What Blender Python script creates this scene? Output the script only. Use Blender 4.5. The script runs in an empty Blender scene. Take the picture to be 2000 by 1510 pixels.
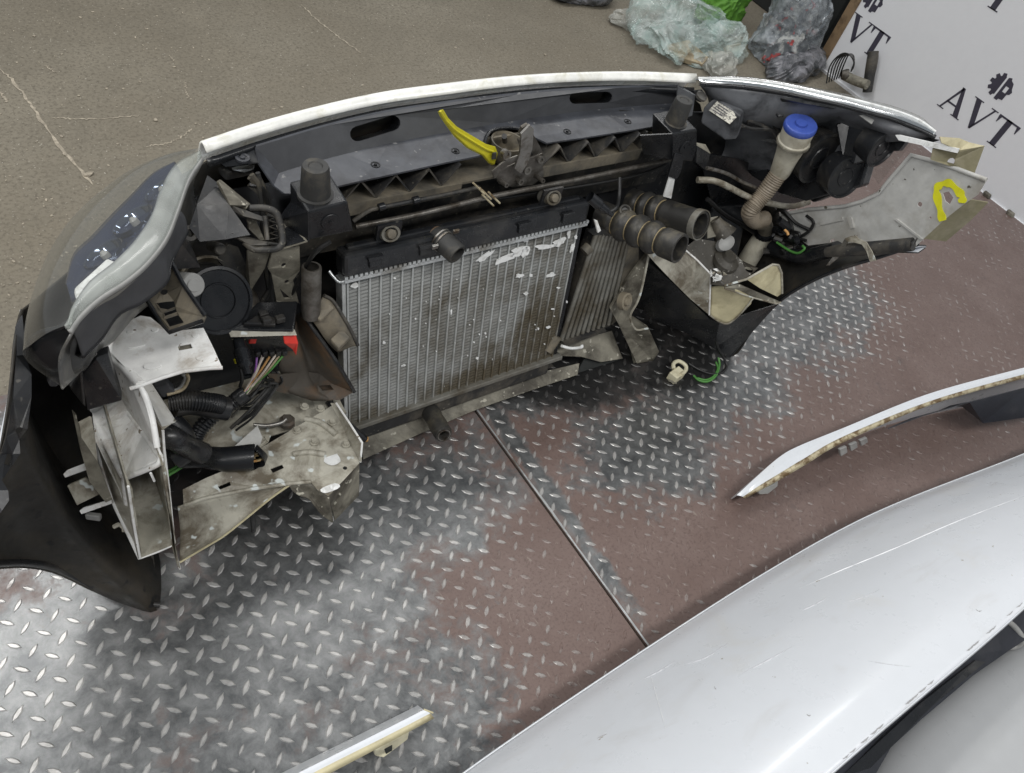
import bpy, bmesh, math, random
from mathutils import Vector, Matrix, noise
random.seed(7)
sc = bpy.context.scene
COL = sc.collection
R = math.radians

# ------------------------------------------------------------------ camera
# world frame: X across the car's nose (left to right in the picture), Y away from the viewer, Z up, metres
F_PX, PITCH, ROLL, YAW = 1502.14, R(48.177), R(-21.07), R(48.97)
CAM = Vector((-0.8288, -0.8794, 1.5198))
def _axes():
    c, s = math.cos(PITCH), math.sin(PITCH)
    r, d, f = Vector((1,0,0)), Vector((0,-s,-c)), Vector((0,c,-s))
    cr, sr = math.cos(ROLL), math.sin(ROLL)
    ri, dn = r*cr + d*sr, r*(-sr) + d*cr
    rot = Matrix.Rotation(-YAW, 3, 'Z')
    return rot @ ri, rot @ dn, rot @ f
RI, DN, FW = _axes()
cd = bpy.data.cameras.new('camera'); cam = bpy.data.objects.new('camera', cd); COL.objects.link(cam)
m = Matrix((RI, -DN, -FW)).transposed().to_4x4(); m.translation = CAM
cam.matrix_world = m
cd.sensor_fit = 'HORIZONTAL'; cd.sensor_width = 36; cd.lens = 36*F_PX/2000
cd.clip_start = 0.02; cd.clip_end = 200
sc.camera = cam

# ------------------------------------------------------------------ light
w = bpy.data.worlds.new('World'); sc.world = w; w.use_nodes = True
w.node_tree.nodes['Background'].inputs[0].default_value = (0.86, 0.93, 1.0, 1)
w.node_tree.nodes['Background'].inputs[1].default_value = 0.25
def lamp(name, loc, sx, sy, power, col=(1,0.985,0.96), rot=(0,0,0)):
    l = bpy.data.lights.new(name, 'AREA'); l.shape = 'RECTANGLE'; l.size = sx; l.size_y = sy
    l.energy = power; l.color = col
    o = bpy.data.objects.new(name, l); COL.objects.link(o); o.location = loc; o.rotation_euler = rot
    return o
lamp('unseen_ceiling_lamp', (-1.3, 1.5, 3.4), 3.2, 0.35, 60)
lamp('unseen_ceiling_lamp', (2.0, 1.9, 3.4), 3.2, 0.35, 55)
lamp('unseen_ceiling_lamp', (0.6, -1.9, 3.6), 3.6, 0.45, 85)  # unseen fill lamp behind the viewer, added to brighten the near faces
lamp('unseen_ceiling_lamp', (-2.8, -0.9, 3.4), 0.35, 2.6, 95)  # unseen fill lamp on the left, added to brighten the rail's faces
sc.view_settings.view_transform = 'Standard'; sc.view_settings.look = 'None'
sc.view_settings.exposure = 0.0; sc.view_settings.gamma = 1.0
try: sc.view_settings.use_curve_mapping = False
except Exception: pass

# ------------------------------------------------------------------ points from measured picture positions + a real depth
def P(x, y, X=None, Y=None, Z=None):
    v = FW + RI*((x-1000)/F_PX) + DN*((y-755)/F_PX)
    if X is not None: t = (X-CAM.x)/v.x
    elif Y is not None: t = (Y-CAM.y)/v.y
    else: t = (Z-CAM.z)/v.z
    return CAM + v*t
ZO = {1:(0,250,3.356),2:(0,600,2.516),3:(350,180,3.596),4:(380,480,2.603),5:(600,380,2.857),6:(780,120,3.125),7:(1150,280,3.02),8:(1300,120,2.857),9:(1050,0,2.105)}
def G(n, x, y, **k):
    o = ZO[n]; return P(o[0]+x/o[2], o[1]+y/o[2], **k)
def GL(n, pts, **k): return [G(n, a, b, **k) for a, b in pts]
def PL(pts, **k): return [P(a, b, **k) for a, b in pts]
def GZ(n, pts): return [G(n, a, b, Z=z) for a, b, z in pts]
def PZ(pts): return [P(a, b, Z=z) for a, b, z in pts]
def GY(n, pts): return [G(n, a, b, Y=z) for a, b, z in pts]
def GX(n, pts): return [G(n, a, b, X=z) for a, b, z in pts]

# ------------------------------------------------------------------ materials
def nn(nt, t, **k):
    n = nt.nodes.new(t)
    for a, b in k.items():
        if a.startswith('i_'): n.inputs[int(a[2:])].default_value = b
        else: setattr(n, a, b)
    return n
def base_mat(name):
    m = bpy.data.materials.new(name); m.use_nodes = True
    nt = m.node_tree; b = nt.nodes['Principled BSDF']
    return m, nt, b
def rgba(c): return (c[0], c[1], c[2], 1)
def ramp(nt, fac, stops):
    r = nn(nt, 'ShaderNodeValToRGB')
    el = r.color_ramp.elements
    while len(el) < len(stops): el.new(0.5)
    for e, (p, c) in zip(el, stops): e.position = p; e.color = c if len(c) == 4 else rgba(c)
    nt.links.new(fac, r.inputs[0]); return r
def pos_noise(nt, scale, detail=6, rough=0.6, dist=0.0, loc=(0,0,0), stretch=(1,1,1)):
    g = nn(nt, 'ShaderNodeNewGeometry')
    mp = nn(nt, 'ShaderNodeMapping'); mp.inputs['Location'].default_value = loc; mp.inputs['Scale'].default_value = stretch
    nt.links.new(g.outputs['Position'], mp.inputs[0])
    n = nn(nt, 'ShaderNodeTexNoise'); n.inputs['Scale'].default_value = scale; n.inputs['Detail'].default_value = detail
    n.inputs['Roughness'].default_value = rough; n.inputs['Distortion'].default_value = dist
    nt.links.new(mp.outputs[0], n.inputs['Vector']); return n
def mixc(nt, fac, a, b, mode='MIX'):
    x = nn(nt, 'ShaderNodeMix', data_type='RGBA', blend_type=mode)
    for s, v in ((x.inputs[0], fac), (x.inputs[6], a), (x.inputs[7], b)):
        if hasattr(v, 'is_linked') or hasattr(v, 'links'): nt.links.new(v, s)
        else: s.default_value = v if isinstance(v, float) else rgba(v)
    return x.outputs[2]
MATS = {}
def pm(name, col, rough=0.5, metal=0.0, dirt=None, damt=(0.5,0.62), dscale=9, col2=None, c2scale=4, bump=0.0, bscale=120, spec=0.5, coat=0.0, speck=None, speckt=(0.66,0.7), speckscale=140, rvar=0.12, cvar=0.14, grad=None, streak=None):
    m, nt, b = base_mat(name)
    c = None
    if col2:
        n = pos_noise(nt, c2scale, 5); c = mixc(nt, ramp(nt, n.outputs[0], [(0.35,(0,0,0)),(0.65,(1,1,1))]).outputs[0], col, col2)
    else:
        n0 = pos_noise(nt, 30, 4); c = mixc(nt, ramp(nt, n0.outputs[0], [(0.3,(0,0,0)),(0.7,(1,1,1))]).outputs[0], tuple(x*(1-cvar) for x in col), tuple(min(1,x*(1+cvar*0.85)) for x in col))
    if dirt:
        n = pos_noise(nt, dscale, 9, 0.68, 0.4, (3.1,1.7,0.4))
        val = n.outputs[0]
        if grad:        # mud thrown up from one side
            g = nn(nt, 'ShaderNodeNewGeometry'); dp = nn(nt, 'ShaderNodeVectorMath', operation='DOT_PRODUCT'); dp.inputs[1].default_value = grad[0]; nt.links.new(g.outputs['Position'], dp.inputs[0])
            ad = nn(nt, 'ShaderNodeMath', operation='ADD'); nt.links.new(dp.outputs['Value'], ad.inputs[0]); ad.inputs[1].default_value = grad[1]
            ad2 = nn(nt, 'ShaderNodeMath', operation='ADD'); nt.links.new(ad.outputs[0], ad2.inputs[0]); nt.links.new(val, ad2.inputs[1]); val = ad2.outputs[0]
        f = ramp(nt, val, [(damt[0],(0,0,0)),(damt[1],(1,1,1))]).outputs[0]
        c = mixc(nt, f, c, dirt)
    if streak:
        n = pos_noise(nt, 5, 4, 0.55, 0.6, (1,1,1), (1.0,3.5,1.0)); f = ramp(nt, n.outputs[0], [(0.60,(0,0,0)),(0.68,(0.3,0.3,0.3)),(0.74,(0,0,0))]).outputs[0]
        c = mixc(nt, f, c, streak)
    if speck:
        n = pos_noise(nt, speckscale, 2, 0.5, 0, (1,2,3))
        f = ramp(nt, n.outputs[0], [(speckt[0],(0,0,0)),(speckt[1],(1,1,1))]).outputs[0]
        c = mixc(nt, f, c, speck)
    nt.links.new(c, b.inputs['Base Color'])
    b.inputs['Metallic'].default_value = metal
    b.inputs['Specular IOR Level'].default_value = spec
    if coat: b.inputs['Coat Weight'].default_value = coat; b.inputs['Coat Roughness'].default_value = 0.12
    rn_ = pos_noise(nt, 25, 6, 0.7)
    rr = nn(nt, 'ShaderNodeMapRange'); rr.inputs[3].default_value = max(0.03, rough-rvar); rr.inputs[4].default_value = min(1, rough+rvar)
    rr.inputs[1].default_value = 0.3; rr.inputs[2].default_value = 0.7
    nt.links.new(rn_.outputs[0], rr.inputs[0]); nt.links.new(rr.outputs[0], b.inputs['Roughness'])
    if bump:
        bn = pos_noise(nt, bscale, 5, 0.6); bp = nn(nt, 'ShaderNodeBump'); bp.inputs['Strength'].default_value = bump; bp.inputs['Distance'].default_value = 0.004
        nt.links.new(bn.outputs[0], bp.inputs['Height']); nt.links.new(bp.outputs[0], b.inputs['Normal'])
    MATS[name] = m; return m

pm('black_plastic', (0.013,0.014,0.016), 0.34, dirt=(0.075,0.068,0.058), damt=(0.5,0.78), dscale=7, bump=0.05, speck=(0.09,0.085,0.075), speckt=(0.68,0.76), speckscale=90)
pm('bumper_inside', (0.020,0.019,0.017), 0.6, dirt=(0.052,0.042,0.028), damt=(0.45,0.72), dscale=5, bump=0.08, bscale=60, speck=(0.008,0.008,0.008), speckt=(0.62,0.70), speckscale=40)
pm('dusty_black', (0.022,0.022,0.022), 0.6, dirt=(0.13,0.115,0.09), damt=(0.45,0.75), dscale=11, bump=0.06, speck=(0.16,0.15,0.12), speckt=(0.66,0.75), speckscale=120)
pm('clean_black', (0.011,0.012,0.014), 0.30, dirt=(0.05,0.048,0.045), damt=(0.52,0.75), bump=0.03)
pm('grey_plastic', (0.058,0.060,0.065), 0.5, dirt=(0.028,0.029,0.033), damt=(0.45,0.8), dscale=4, bump=0.05, bscale=500)
pm('blue_grey_plastic', (0.054,0.058,0.068), 0.45, dirt=(0.018,0.018,0.021), damt=(0.48,0.70), dscale=8, bump=0.06, bscale=400, speck=(0.16,0.16,0.16), speckt=(0.67,0.74), speckscale=70)
pm('tan_dust_plastic', (0.085,0.078,0.064), 0.7, dirt=(0.21,0.18,0.13), damt=(0.4,0.65), dscale=14, bump=0.1)
pm('rubber', (0.030,0.030,0.029), 0.62, dirt=(0.10,0.088,0.065), damt=(0.5,0.72), dscale=16, bump=0.12, bscale=300)
pm('hose_rubber', (0.028,0.027,0.025), 0.5, dirt=(0.12,0.105,0.075), damt=(0.5,0.75), dscale=18, bump=0.08, bscale=200)
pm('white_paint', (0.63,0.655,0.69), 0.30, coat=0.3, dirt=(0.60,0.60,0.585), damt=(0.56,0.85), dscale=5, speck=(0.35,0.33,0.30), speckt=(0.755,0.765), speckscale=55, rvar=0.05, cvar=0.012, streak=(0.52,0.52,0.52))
pm('panel_white_shaded', (0.38,0.39,0.40), 0.35, coat=0.2, dirt=(0.40,0.41,0.41), damt=(0.5,0.8), dscale=4, cvar=0.02)  # white panel with its shade mixed into a greyer base colour
pm('white_strip', (0.82,0.82,0.78), 0.3, coat=0.3, dirt=(0.55,0.53,0.42), damt=(0.5,0.75), dscale=16)
pm('rail_white', (0.84,0.84,0.82), 0.42, dirt=(0.32,0.255,0.18), damt=(0.52,0.74), dscale=13, speck=(0.22,0.18,0.13), speckt=(0.69,0.74), speckscale=90, bump=0.08)
pm('rail_beige', (0.45,0.43,0.36), 0.5, dirt=(0.13,0.108,0.075), damt=(0.42,0.60), dscale=11, speck=(0.62,0.66,0.64), speckt=(0.65,0.69), speckscale=34, bump=0.12)
pm('rail_dirty', (0.24,0.225,0.18), 0.6, dirt=(0.055,0.048,0.036), damt=(0.42,0.62), dscale=9, speck=(0.42,0.40,0.33), speckt=(0.66,0.7), speckscale=60, bump=0.15)
pm('grime', (0.05,0.045,0.036), 0.55, dirt=(0.13,0.115,0.09), damt=(0.5,0.7), dscale=16, bump=0.3, speck=(0.3,0.29,0.26), speckt=(0.68,0.72), speckscale=90)
pm('primer_cream', (0.52,0.47,0.30), 0.5, dirt=(0.22,0.18,0.10), damt=(0.5,0.75), dscale=10, bump=0.05)
pm('apron_grey', (0.50,0.50,0.48), 0.5, dirt=(0.30,0.28,0.24), damt=(0.45,0.7), dscale=7, speck=(0.09,0.08,0.06), speckt=(0.70,0.73), speckscale=55, bump=0.05)
pm('olive_primer', (0.21,0.19,0.115), 0.55, dirt=(0.30,0.27,0.19), damt=(0.45,0.7), dscale=20)
pm('fin_grey', (0.28,0.285,0.275), 0.6, metal=0.2, dirt=(0.085,0.072,0.048), damt=(0.40,0.62), dscale=5, grad=((0.33,0,-0.62),0.165), speck=(0.35,0.35,0.33), speckt=(0.70,0.74), speckscale=110, bump=0.3, bscale=600)
pm('alu', (0.62,0.64,0.64), 0.38, metal=0.7, dirt=(0.16,0.135,0.095), damt=(0.5,0.68), dscale=7, bump=0.1, bscale=300)
pm('alu_tube', (0.52,0.535,0.525), 0.45, metal=0.45, dirt=(0.15,0.125,0.085), damt=(0.42,0.62), dscale=5, grad=((0.33,0,-0.62),0.10), bump=0.15, bscale=300)
pm('dusty_alu', (0.24,0.235,0.21), 0.55, metal=0.4, dirt=(0.10,0.085,0.06), damt=(0.4,0.65), dscale=12, bump=0.15)
pm('steel', (0.33,0.32,0.30), 0.4, metal=0.85, dirt=(0.10,0.075,0.05), damt=(0.45,0.65), dscale=30, bump=0.1)
pm('dull_steel', (0.17,0.16,0.145), 0.45, metal=0.6, dirt=(0.055,0.046,0.035), damt=(0.4,0.65), dscale=25, bump=0.2)
pm('chrome', (0.72,0.74,0.75), 0.22, metal=1.0, rvar=0.03, cvar=0.03)
pm('hose_band', (0.34,0.27,0.15), 0.5, dirt=(0.12,0.10,0.07), damt=(0.5,0.7), dscale=30)
pm('gold_ring', (0.55,0.42,0.22), 0.35, metal=0.8)
pm('yellow_plastic', (0.62,0.56,0.02), 0.42, dirt=(0.36,0.32,0.03), damt=(0.52,0.75), dscale=30)
pm('yellow_paint', (0.72,0.70,0.02), 0.5)
pm('red_plastic', (0.72,0.045,0.03), 0.38)
pm('blue_cap', (0.045,0.085,0.36), 0.42, dirt=(0.10,0.14,0.40), damt=(0.5,0.8), dscale=30)
pm('milky_plastic', (0.50,0.475,0.39), 0.45, dirt=(0.30,0.265,0.19), damt=(0.5,0.72), dscale=14)
pm('ribbed_tan', (0.245,0.205,0.155), 0.5, dirt=(0.12,0.095,0.065), damt=(0.45,0.7), dscale=18)
pm('cream_plastic', (0.66,0.62,0.45), 0.45, dirt=(0.45,0.40,0.27), damt=(0.5,0.75), dscale=40)
pm('brown_plastic', (0.065,0.056,0.045), 0.62, dirt=(0.15,0.085,0.042), damt=(0.48,0.68), dscale=9, bump=0.1)
pm('splash_white', (0.82,0.83,0.82), 0.5, dirt=(0.6,0.6,0.58), dscale=60)
pm('rust_edge', (0.52,0.46,0.31), 0.6, dirt=(0.16,0.105,0.05), damt=(0.46,0.58), dscale=30, bump=0.2)
pm('liner_blue_black', (0.018,0.020,0.027), 0.5, dirt=(0.035,0.036,0.042), damt=(0.5,0.7))
pm('wire_black', (0.012,0.012,0.012), 0.45); pm('wire_green', (0.075,0.24,0.05), 0.45); pm('wire_purple', (0.25,0.09,0.36), 0.45)
pm('wire_white', (0.62,0.55,0.48), 0.45); pm('wire_orange', (0.50,0.27,0.09), 0.45); pm('wire_tan', (0.34,0.28,0.18), 0.5)
pm('panel_white_board', (0.74,0.75,0.775), 0.45, dirt=(0.69,0.70,0.73), damt=(0.5,0.8), dscale=3, cvar=0.012)
pm('print_dark', (0.045,0.042,0.062), 0.5)
pm('wood', (0.22,0.15,0.085), 0.6, dirt=(0.12,0.08,0.045), dscale=20)
pm('lamp_interior', (0.16,0.155,0.14), 0.35, dirt=(0.05,0.055,0.065), damt=(0.45,0.7), dscale=10)
pm('lamp_chrome', (0.18,0.21,0.28), 0.10, metal=0.9, rvar=0.03)
pm('lamp_navy', (0.020,0.027,0.055), 0.14, dirt=(0.06,0.08,0.13), damt=(0.5,0.75), dscale=12)
pm('lamp_back', (0.12,0.125,0.135), 0.42, dirt=(0.022,0.023,0.026), damt=(0.48,0.66), dscale=9)
pm('gasket', (0.30,0.30,0.29), 0.5)
pm('wall_dark', (0.012,0.014,0.013), 0.8)
pm('cardboard', (0.36,0.30,0.20), 0.8, dirt=(0.16,0.125,0.08), damt=(0.45,0.65), dscale=20)
pm('green_cloth', (0.085,0.235,0.02), 0.7, dirt=(0.04,0.12,0.012), damt=(0.45,0.7), dscale=25, bump=0.3, bscale=60)
pm('label_paper', (0.62,0.60,0.52), 0.5, speck=(0.20,0.19,0.17), speckt=(0.52,0.58), speckscale=230)

def lens_mat():
    m, nt, b = base_mat('clear_lens')
    out = nt.nodes['Material Output']
    n = pos_noise(nt, 9, 3, 0.5)
    b.inputs['Base Color'].default_value = (0.30,0.285,0.245,1); b.inputs['Roughness'].default_value = 0.5
    t = nn(nt, 'ShaderNodeBsdfTransparent'); t.inputs[0].default_value = (0.95,0.96,0.95,1)
    fr = nn(nt, 'ShaderNodeLayerWeight'); fr.inputs[0].default_value = 0.30
    ad = nn(nt, 'ShaderNodeMath', operation='MULTIPLY_ADD'); nt.links.new(n.outputs[0], ad.inputs[0]); ad.inputs[1].default_value = 0.2
    nt.links.new(fr.outputs['Facing'], ad.inputs[2])
    mr = nn(nt, 'ShaderNodeMapRange'); mr.inputs[1].default_value = 0.25; mr.inputs[2].default_value = 1.1; mr.inputs[3].default_value = 0.02; mr.inputs[4].default_value = 0.5
    nt.links.new(ad.outputs[0], mr.inputs[0])
    mx = nn(nt, 'ShaderNodeMixShader'); nt.links.new(mr.outputs[0], mx.inputs[0]); nt.links.new(t.outputs[0], mx.inputs[1]); nt.links.new(b.outputs[0], mx.inputs[2])
    gl = nn(nt, 'ShaderNodeBsdfGlossy'); gl.inputs['Roughness'].default_value = 0.12; gl.inputs['Color'].default_value = (0.95,0.97,1,1)
    fz = nn(nt, 'ShaderNodeMath', operation='POWER'); fc = nn(nt, 'ShaderNodeLayerWeight'); fc.inputs[0].default_value = 0.5; nt.links.new(fc.outputs['Facing'], fz.inputs[0]); fz.inputs[1].default_value = 3.0
    fm = nn(nt, 'ShaderNodeMapRange'); nt.links.new(fz.outputs[0], fm.inputs[0]); fm.inputs[3].default_value = 0.09; fm.inputs[4].default_value = 0.5
    m2 = nn(nt, 'ShaderNodeMixShader'); nt.links.new(fm.outputs[0], m2.inputs[0]); nt.links.new(mx.outputs[0], m2.inputs[1]); nt.links.new(gl.outputs[0], m2.inputs[2])
    nt.links.new(m2.outputs[0], out.inputs[0]); MATS['clear_lens'] = m
lens_mat()
def rim_mat():
    m, nt, b = base_mat('lens_edge')
    out = nt.nodes['Material Output']
    b.inputs['Base Color'].default_value = (0.52,0.54,0.52,1); b.inputs['Roughness'].default_value = 0.14
    t = nn(nt, 'ShaderNodeBsdfTransparent'); t.inputs[0].default_value = (0.9,0.92,0.9,1)
    n = pos_noise(nt, 9, 3, 0.5)
    mr = nn(nt, 'ShaderNodeMapRange'); mr.inputs[1].default_value = 0.35; mr.inputs[2].default_value = 0.65; mr.inputs[3].default_value = 0.18; mr.inputs[4].default_value = 0.60
    nt.links.new(n.outputs[0], mr.inputs[0])
    mx = nn(nt, 'ShaderNodeMixShader'); nt.links.new(mr.outputs[0], mx.inputs[0]); nt.links.new(t.outputs[0], mx.inputs[1]); nt.links.new(b.outputs[0], mx.inputs[2])
    nt.links.new(mx.outputs[0], out.inputs[0]); MATS['lens_edge'] = m
rim_mat()
def film_mat(name, col, c2, lo=0.25, hi=0.75):
    m, nt, b = base_mat(name)
    out = nt.nodes['Material Output']
    n = pos_noise(nt, 16, 6, 0.6, 0.6)
    nt.links.new(mixc(nt, ramp(nt, n.outputs[0], [(0.4,(0,0,0)),(0.62,(1,1,1))]).outputs[0], col, c2), b.inputs['Base Color'])
    b.inputs['Roughness'].default_value = 0.13
    bn = pos_noise(nt, 26, 4, 0.5, 1.2); bp = nn(nt, 'ShaderNodeBump'); bp.inputs['Strength'].default_value = 0.6; bp.inputs['Distance'].default_value = 0.01
    nt.links.new(bn.outputs[0], bp.inputs['Height']); nt.links.new(bp.outputs[0], b.inputs['Normal'])
    t = nn(nt, 'ShaderNodeBsdfTransparent')
    n2 = pos_noise(nt, 9, 4, 0.5)
    mr = nn(nt, 'ShaderNodeMapRange'); mr.inputs[1].default_value = 0.35; mr.inputs[2].default_value = 0.65; mr.inputs[3].default_value = lo; mr.inputs[4].default_value = hi
    nt.links.new(n2.outputs[0], mr.inputs[0])
    mx = nn(nt, 'ShaderNodeMixShader'); nt.links.new(mr.outputs[0], mx.inputs[0]); nt.links.new(t.outputs[0], mx.inputs[1]); nt.links.new(b.outputs[0], mx.inputs[2])
    nt.links.new(mx.outputs[0], out.inputs[0]); MATS[name] = m
film_mat('aqua_film', (0.42,0.54,0.51), (0.66,0.73,0.71), 0.14, 0.58)
film_mat('clear_film', (0.55,0.55,0.50), (0.35,0.35,0.32), 0.25, 0.65)
film_mat('grey_film', (0.20,0.225,0.25), (0.50,0.54,0.57), 0.22, 0.75)
film_mat('dark_film', (0.05,0.055,0.06), (0.22,0.22,0.24), 0.9, 1.0)

# steel / brown paint tread plate: worn steel patches, placed at the sheen, which is partly in the colour
STEEL_SHEEN = [(-1.00,-0.30,0.42,0.40),(-0.62,-0.35,0.40,0.30),(-0.36,-0.16,0.40,0.20),(-0.15,-0.20,0.22,0.16),(-0.55,-0.62,0.34,0.22),
         (0.27,0.03,0.24,0.13),(0.50,0.04,0.34,0.20),(1.10,-0.07,0.50,0.24),(0.80,-0.18,0.30,0.20),(1.35,-0.03,0.36,0.26),(0.105,-0.22,0.030,0.45),(0.45,-0.30,0.26,0.16),(1.0,0.25,0.6,0.2),(-0.8,0.25,0.5,0.2)]
def plate_mask(nt):
    g = nn(nt, 'ShaderNodeNewGeometry')
    tot = None
    for (cx, cy, sx, sy) in STEEL_SHEEN:
        mp = nn(nt, 'ShaderNodeMapping', vector_type='TEXTURE'); mp.inputs['Location'].default_value = (cx,cy,0); mp.inputs['Scale'].default_value = (sx*1.5,sy*1.5,1000)
        nt.links.new(g.outputs['Position'], mp.inputs[0])
        gr = nn(nt, 'ShaderNodeTexGradient', gradient_type='SPHERICAL'); nt.links.new(mp.outputs[0], gr.inputs[0])
        if tot is None: tot = gr.outputs['Fac']
        else:
            a = nn(nt, 'ShaderNodeMath', operation='MAXIMUM'); nt.links.new(tot, a.inputs[0]); nt.links.new(gr.outputs['Fac'], a.inputs[1]); tot = a.outputs[0]
    n = pos_noise(nt, 8, 9, 0.7, 0.5); nh = pos_noise(nt, 38, 6, 0.7, 0.8, (3,1,0))
    sm = nn(nt, 'ShaderNodeMath', operation='MULTIPLY_ADD'); nt.links.new(nh.outputs[0], sm.inputs[0]); sm.inputs[1].default_value = 0.6; nt.links.new(tot, sm.inputs[2])
    a = nn(nt, 'ShaderNodeMath', operation='MULTIPLY_ADD'); nt.links.new(n.outputs[0], a.inputs[0]); a.inputs[1].default_value = 1.6; nt.links.new(sm.outputs[0], a.inputs[2])
    return ramp(nt, a.outputs[0], [(0.98,(0,0,0)),(1.0,(1,1,1))]) if False else (a.outputs[0], tot)
def plate_mats():
    for nm in ('tread_plate', 'tread_lug'):
        m, nt, b = base_mat(nm)
        v, tot = plate_mask(nt)
        mr = nn(nt, 'ShaderNodeMapRange'); mr.inputs[1].default_value = 1.38 if nm == 'tread_plate' else 1.12; mr.inputs[2].default_value = 1.70 if nm == 'tread_plate' else 1.58
        nt.links.new(v, mr.inputs[0]); mask = mr.outputs[0]
        nb = pos_noise(nt, 5, 6, 0.6, 0, (7,3,0)); nf = pos_noise(nt, 150, 4, 0.7)
        brown = mixc(nt, ramp(nt, nb.outputs[0], [(0.3,(0,0,0)),(0.7,(1,1,1))]).outputs[0], (0.130,0.088,0.076), (0.172,0.126,0.112))
        brown = mixc(nt, ramp(nt, nf.outputs[0], [(0.32,(1,1,1)),(0.5,(0,0,0))]).outputs[0], brown, (0.105,0.072,0.063))
        # pale scratches
        sn = pos_noise(nt, 60, 3, 0.5, 2.5, (0,0,0), (1,0.35,1))
        brown = mixc(nt, ramp(nt, sn.outputs[0], [(0.66,(0,0,0)),(0.72,(0.55,0.55,0.55))]).outputs[0], brown, (0.27,0.23,0.20))
        ns = pos_noise(nt, 18, 10, 0.75, 0.3, (2,9,0))
        if nm == 'tread_plate':
            steel = mixc(nt, ramp(nt, ns.outputs[0], [(0.38,(0,0,0)),(0.66,(1,1,1))]).outputs[0], (0.13,0.135,0.138), (0.30,0.305,0.305))
        else:
            steel = mixc(nt, ramp(nt, ns.outputs[0], [(0.3,(0,0,0)),(0.6,(1,1,1))]).outputs[0], (0.30,0.295,0.285), (0.54,0.53,0.515))
        c = mixc(nt, mask, brown, steel)
        # oil and dirt
        gp = nn(nt, 'ShaderNodeNewGeometry'); oil = None
        for (cx, cy, sx, sy) in [(0.52,-0.02,0.30,0.13),(0.30,0.05,0.25,0.10),(-0.35,0.08,0.35,0.12),(0.72,-0.10,0.12,0.10)]:
            mp = nn(nt, 'ShaderNodeMapping', vector_type='TEXTURE'); mp.inputs['Location'].default_value = (cx,cy,0); mp.inputs['Scale'].default_value = (sx*1.4,sy*1.4,1000)
            nt.links.new(gp.outputs['Position'], mp.inputs[0]); gr = nn(nt, 'ShaderNodeTexGradient', gradient_type='SPHERICAL'); nt.links.new(mp.outputs[0], gr.inputs[0])
            if oil is None: oil = gr.outputs['Fac']
            else:
                a = nn(nt, 'ShaderNodeMath', operation='MAXIMUM'); nt.links.new(oil, a.inputs[0]); nt.links.new(gr.outputs['Fac'], a.inputs[1]); oil = a.outputs[0]
        no = pos_noise(nt, 14, 8, 0.66, 0.4, (5,5,0)); a = nn(nt, 'ShaderNodeMath', operation='MULTIPLY_ADD'); nt.links.new(no.outputs[0], a.inputs[0]); a.inputs[1].default_value = 1.0; nt.links.new(oil, a.inputs[2])
        om = ramp(nt, a.outputs[0], [(0.62,(0,0,0)),(0.85,(0.85,0.85,0.85))]).outputs[0]
        c = mixc(nt, om, c, (0.035,0.034,0.034))
        nt.links.new(c, b.inputs['Base Color'])
        me = nn(nt, 'ShaderNodeMath', operation='MULTIPLY'); nt.links.new(mask, me.inputs[0]); me.inputs[1].default_value = 0.75 if nm == 'tread_plate' else 0.55; nt.links.new(me.outputs[0], b.inputs['Metallic'])
        rr = nn(nt, 'ShaderNodeMapRange'); rr.inputs[3].default_value = 0.40; rr.inputs[4].default_value = 0.36 if nm == 'tread_plate' else 0.34
        nt.links.new(mask, rr.inputs[0])
        ra = nn(nt, 'ShaderNodeMath', operation='MULTIPLY_ADD'); nt.links.new(ns.outputs[0], ra.inputs[0]); ra.inputs[1].default_value = 0.25; ra.use_clamp = True
        rs = nn(nt, 'ShaderNodeMath', operation='SUBTRACT'); nt.links.new(rr.outputs[0], rs.inputs[0]); rs.inputs[1].default_value = 0.12; nt.links.new(rs.outputs[0], ra.inputs[2])
        nt.links.new(ra.outputs[0], b.inputs['Roughness'])
        bn = pos_noise(nt, 180, 5, 0.6); bp = nn(nt, 'ShaderNodeBump'); bp.inputs['Strength'].default_value = 0.12; bp.inputs['Distance'].default_value = 0.002
        nt.links.new(bn.outputs[0], bp.inputs['Height']); nt.links.new(bp.outputs[0], b.inputs['Normal'])
        MATS[nm] = m
plate_mats()
def concrete_mat():
    m, nt, b = base_mat('concrete')
    n1 = pos_noise(nt, 1.6, 8, 0.6); n2 = pos_noise(nt, 90, 8, 0.75); n3 = pos_noise(nt, 160, 2, 0.5, 0, (4,4,4)); n4 = pos_noise(nt, 5, 8, 0.7, 0.5, (1,5,0))
    c = mixc(nt, ramp(nt, n1.outputs[0], [(0.3,(0,0,0)),(0.7,(1,1,1))]).outputs[0], (0.160,0.138,0.102), (0.220,0.198,0.155))
    c = mixc(nt, ramp(nt, n4.outputs[0], [(0.4,(0,0,0)),(0.7,(0.7,0.7,0.7))]).outputs[0], c, (0.150,0.133,0.102))
    c = mixc(nt, ramp(nt, n2.outputs[0], [(0.36,(1,1,1)),(0.52,(0,0,0))]).outputs[0], c, (0.105,0.091,0.068))
    c = mixc(nt, ramp(nt, n3.outputs[0], [(0.70,(0,0,0)),(0.75,(1,1,1))]).outputs[0], c, (0.46,0.43,0.37))
    nt.links.new(c, b.inputs['Base Color']); b.inputs['Roughness'].default_value = 0.75
    bp = nn(nt, 'ShaderNodeBump'); bp.inputs['Strength'].default_value = 0.15; bp.inputs['Distance'].default_value = 0.002
    nt.links.new(n2.outputs[0], bp.inputs['Height']); nt.links.new(bp.outputs[0], b.inputs['Normal'])
    MATS['concrete'] = m
concrete_mat()

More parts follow.
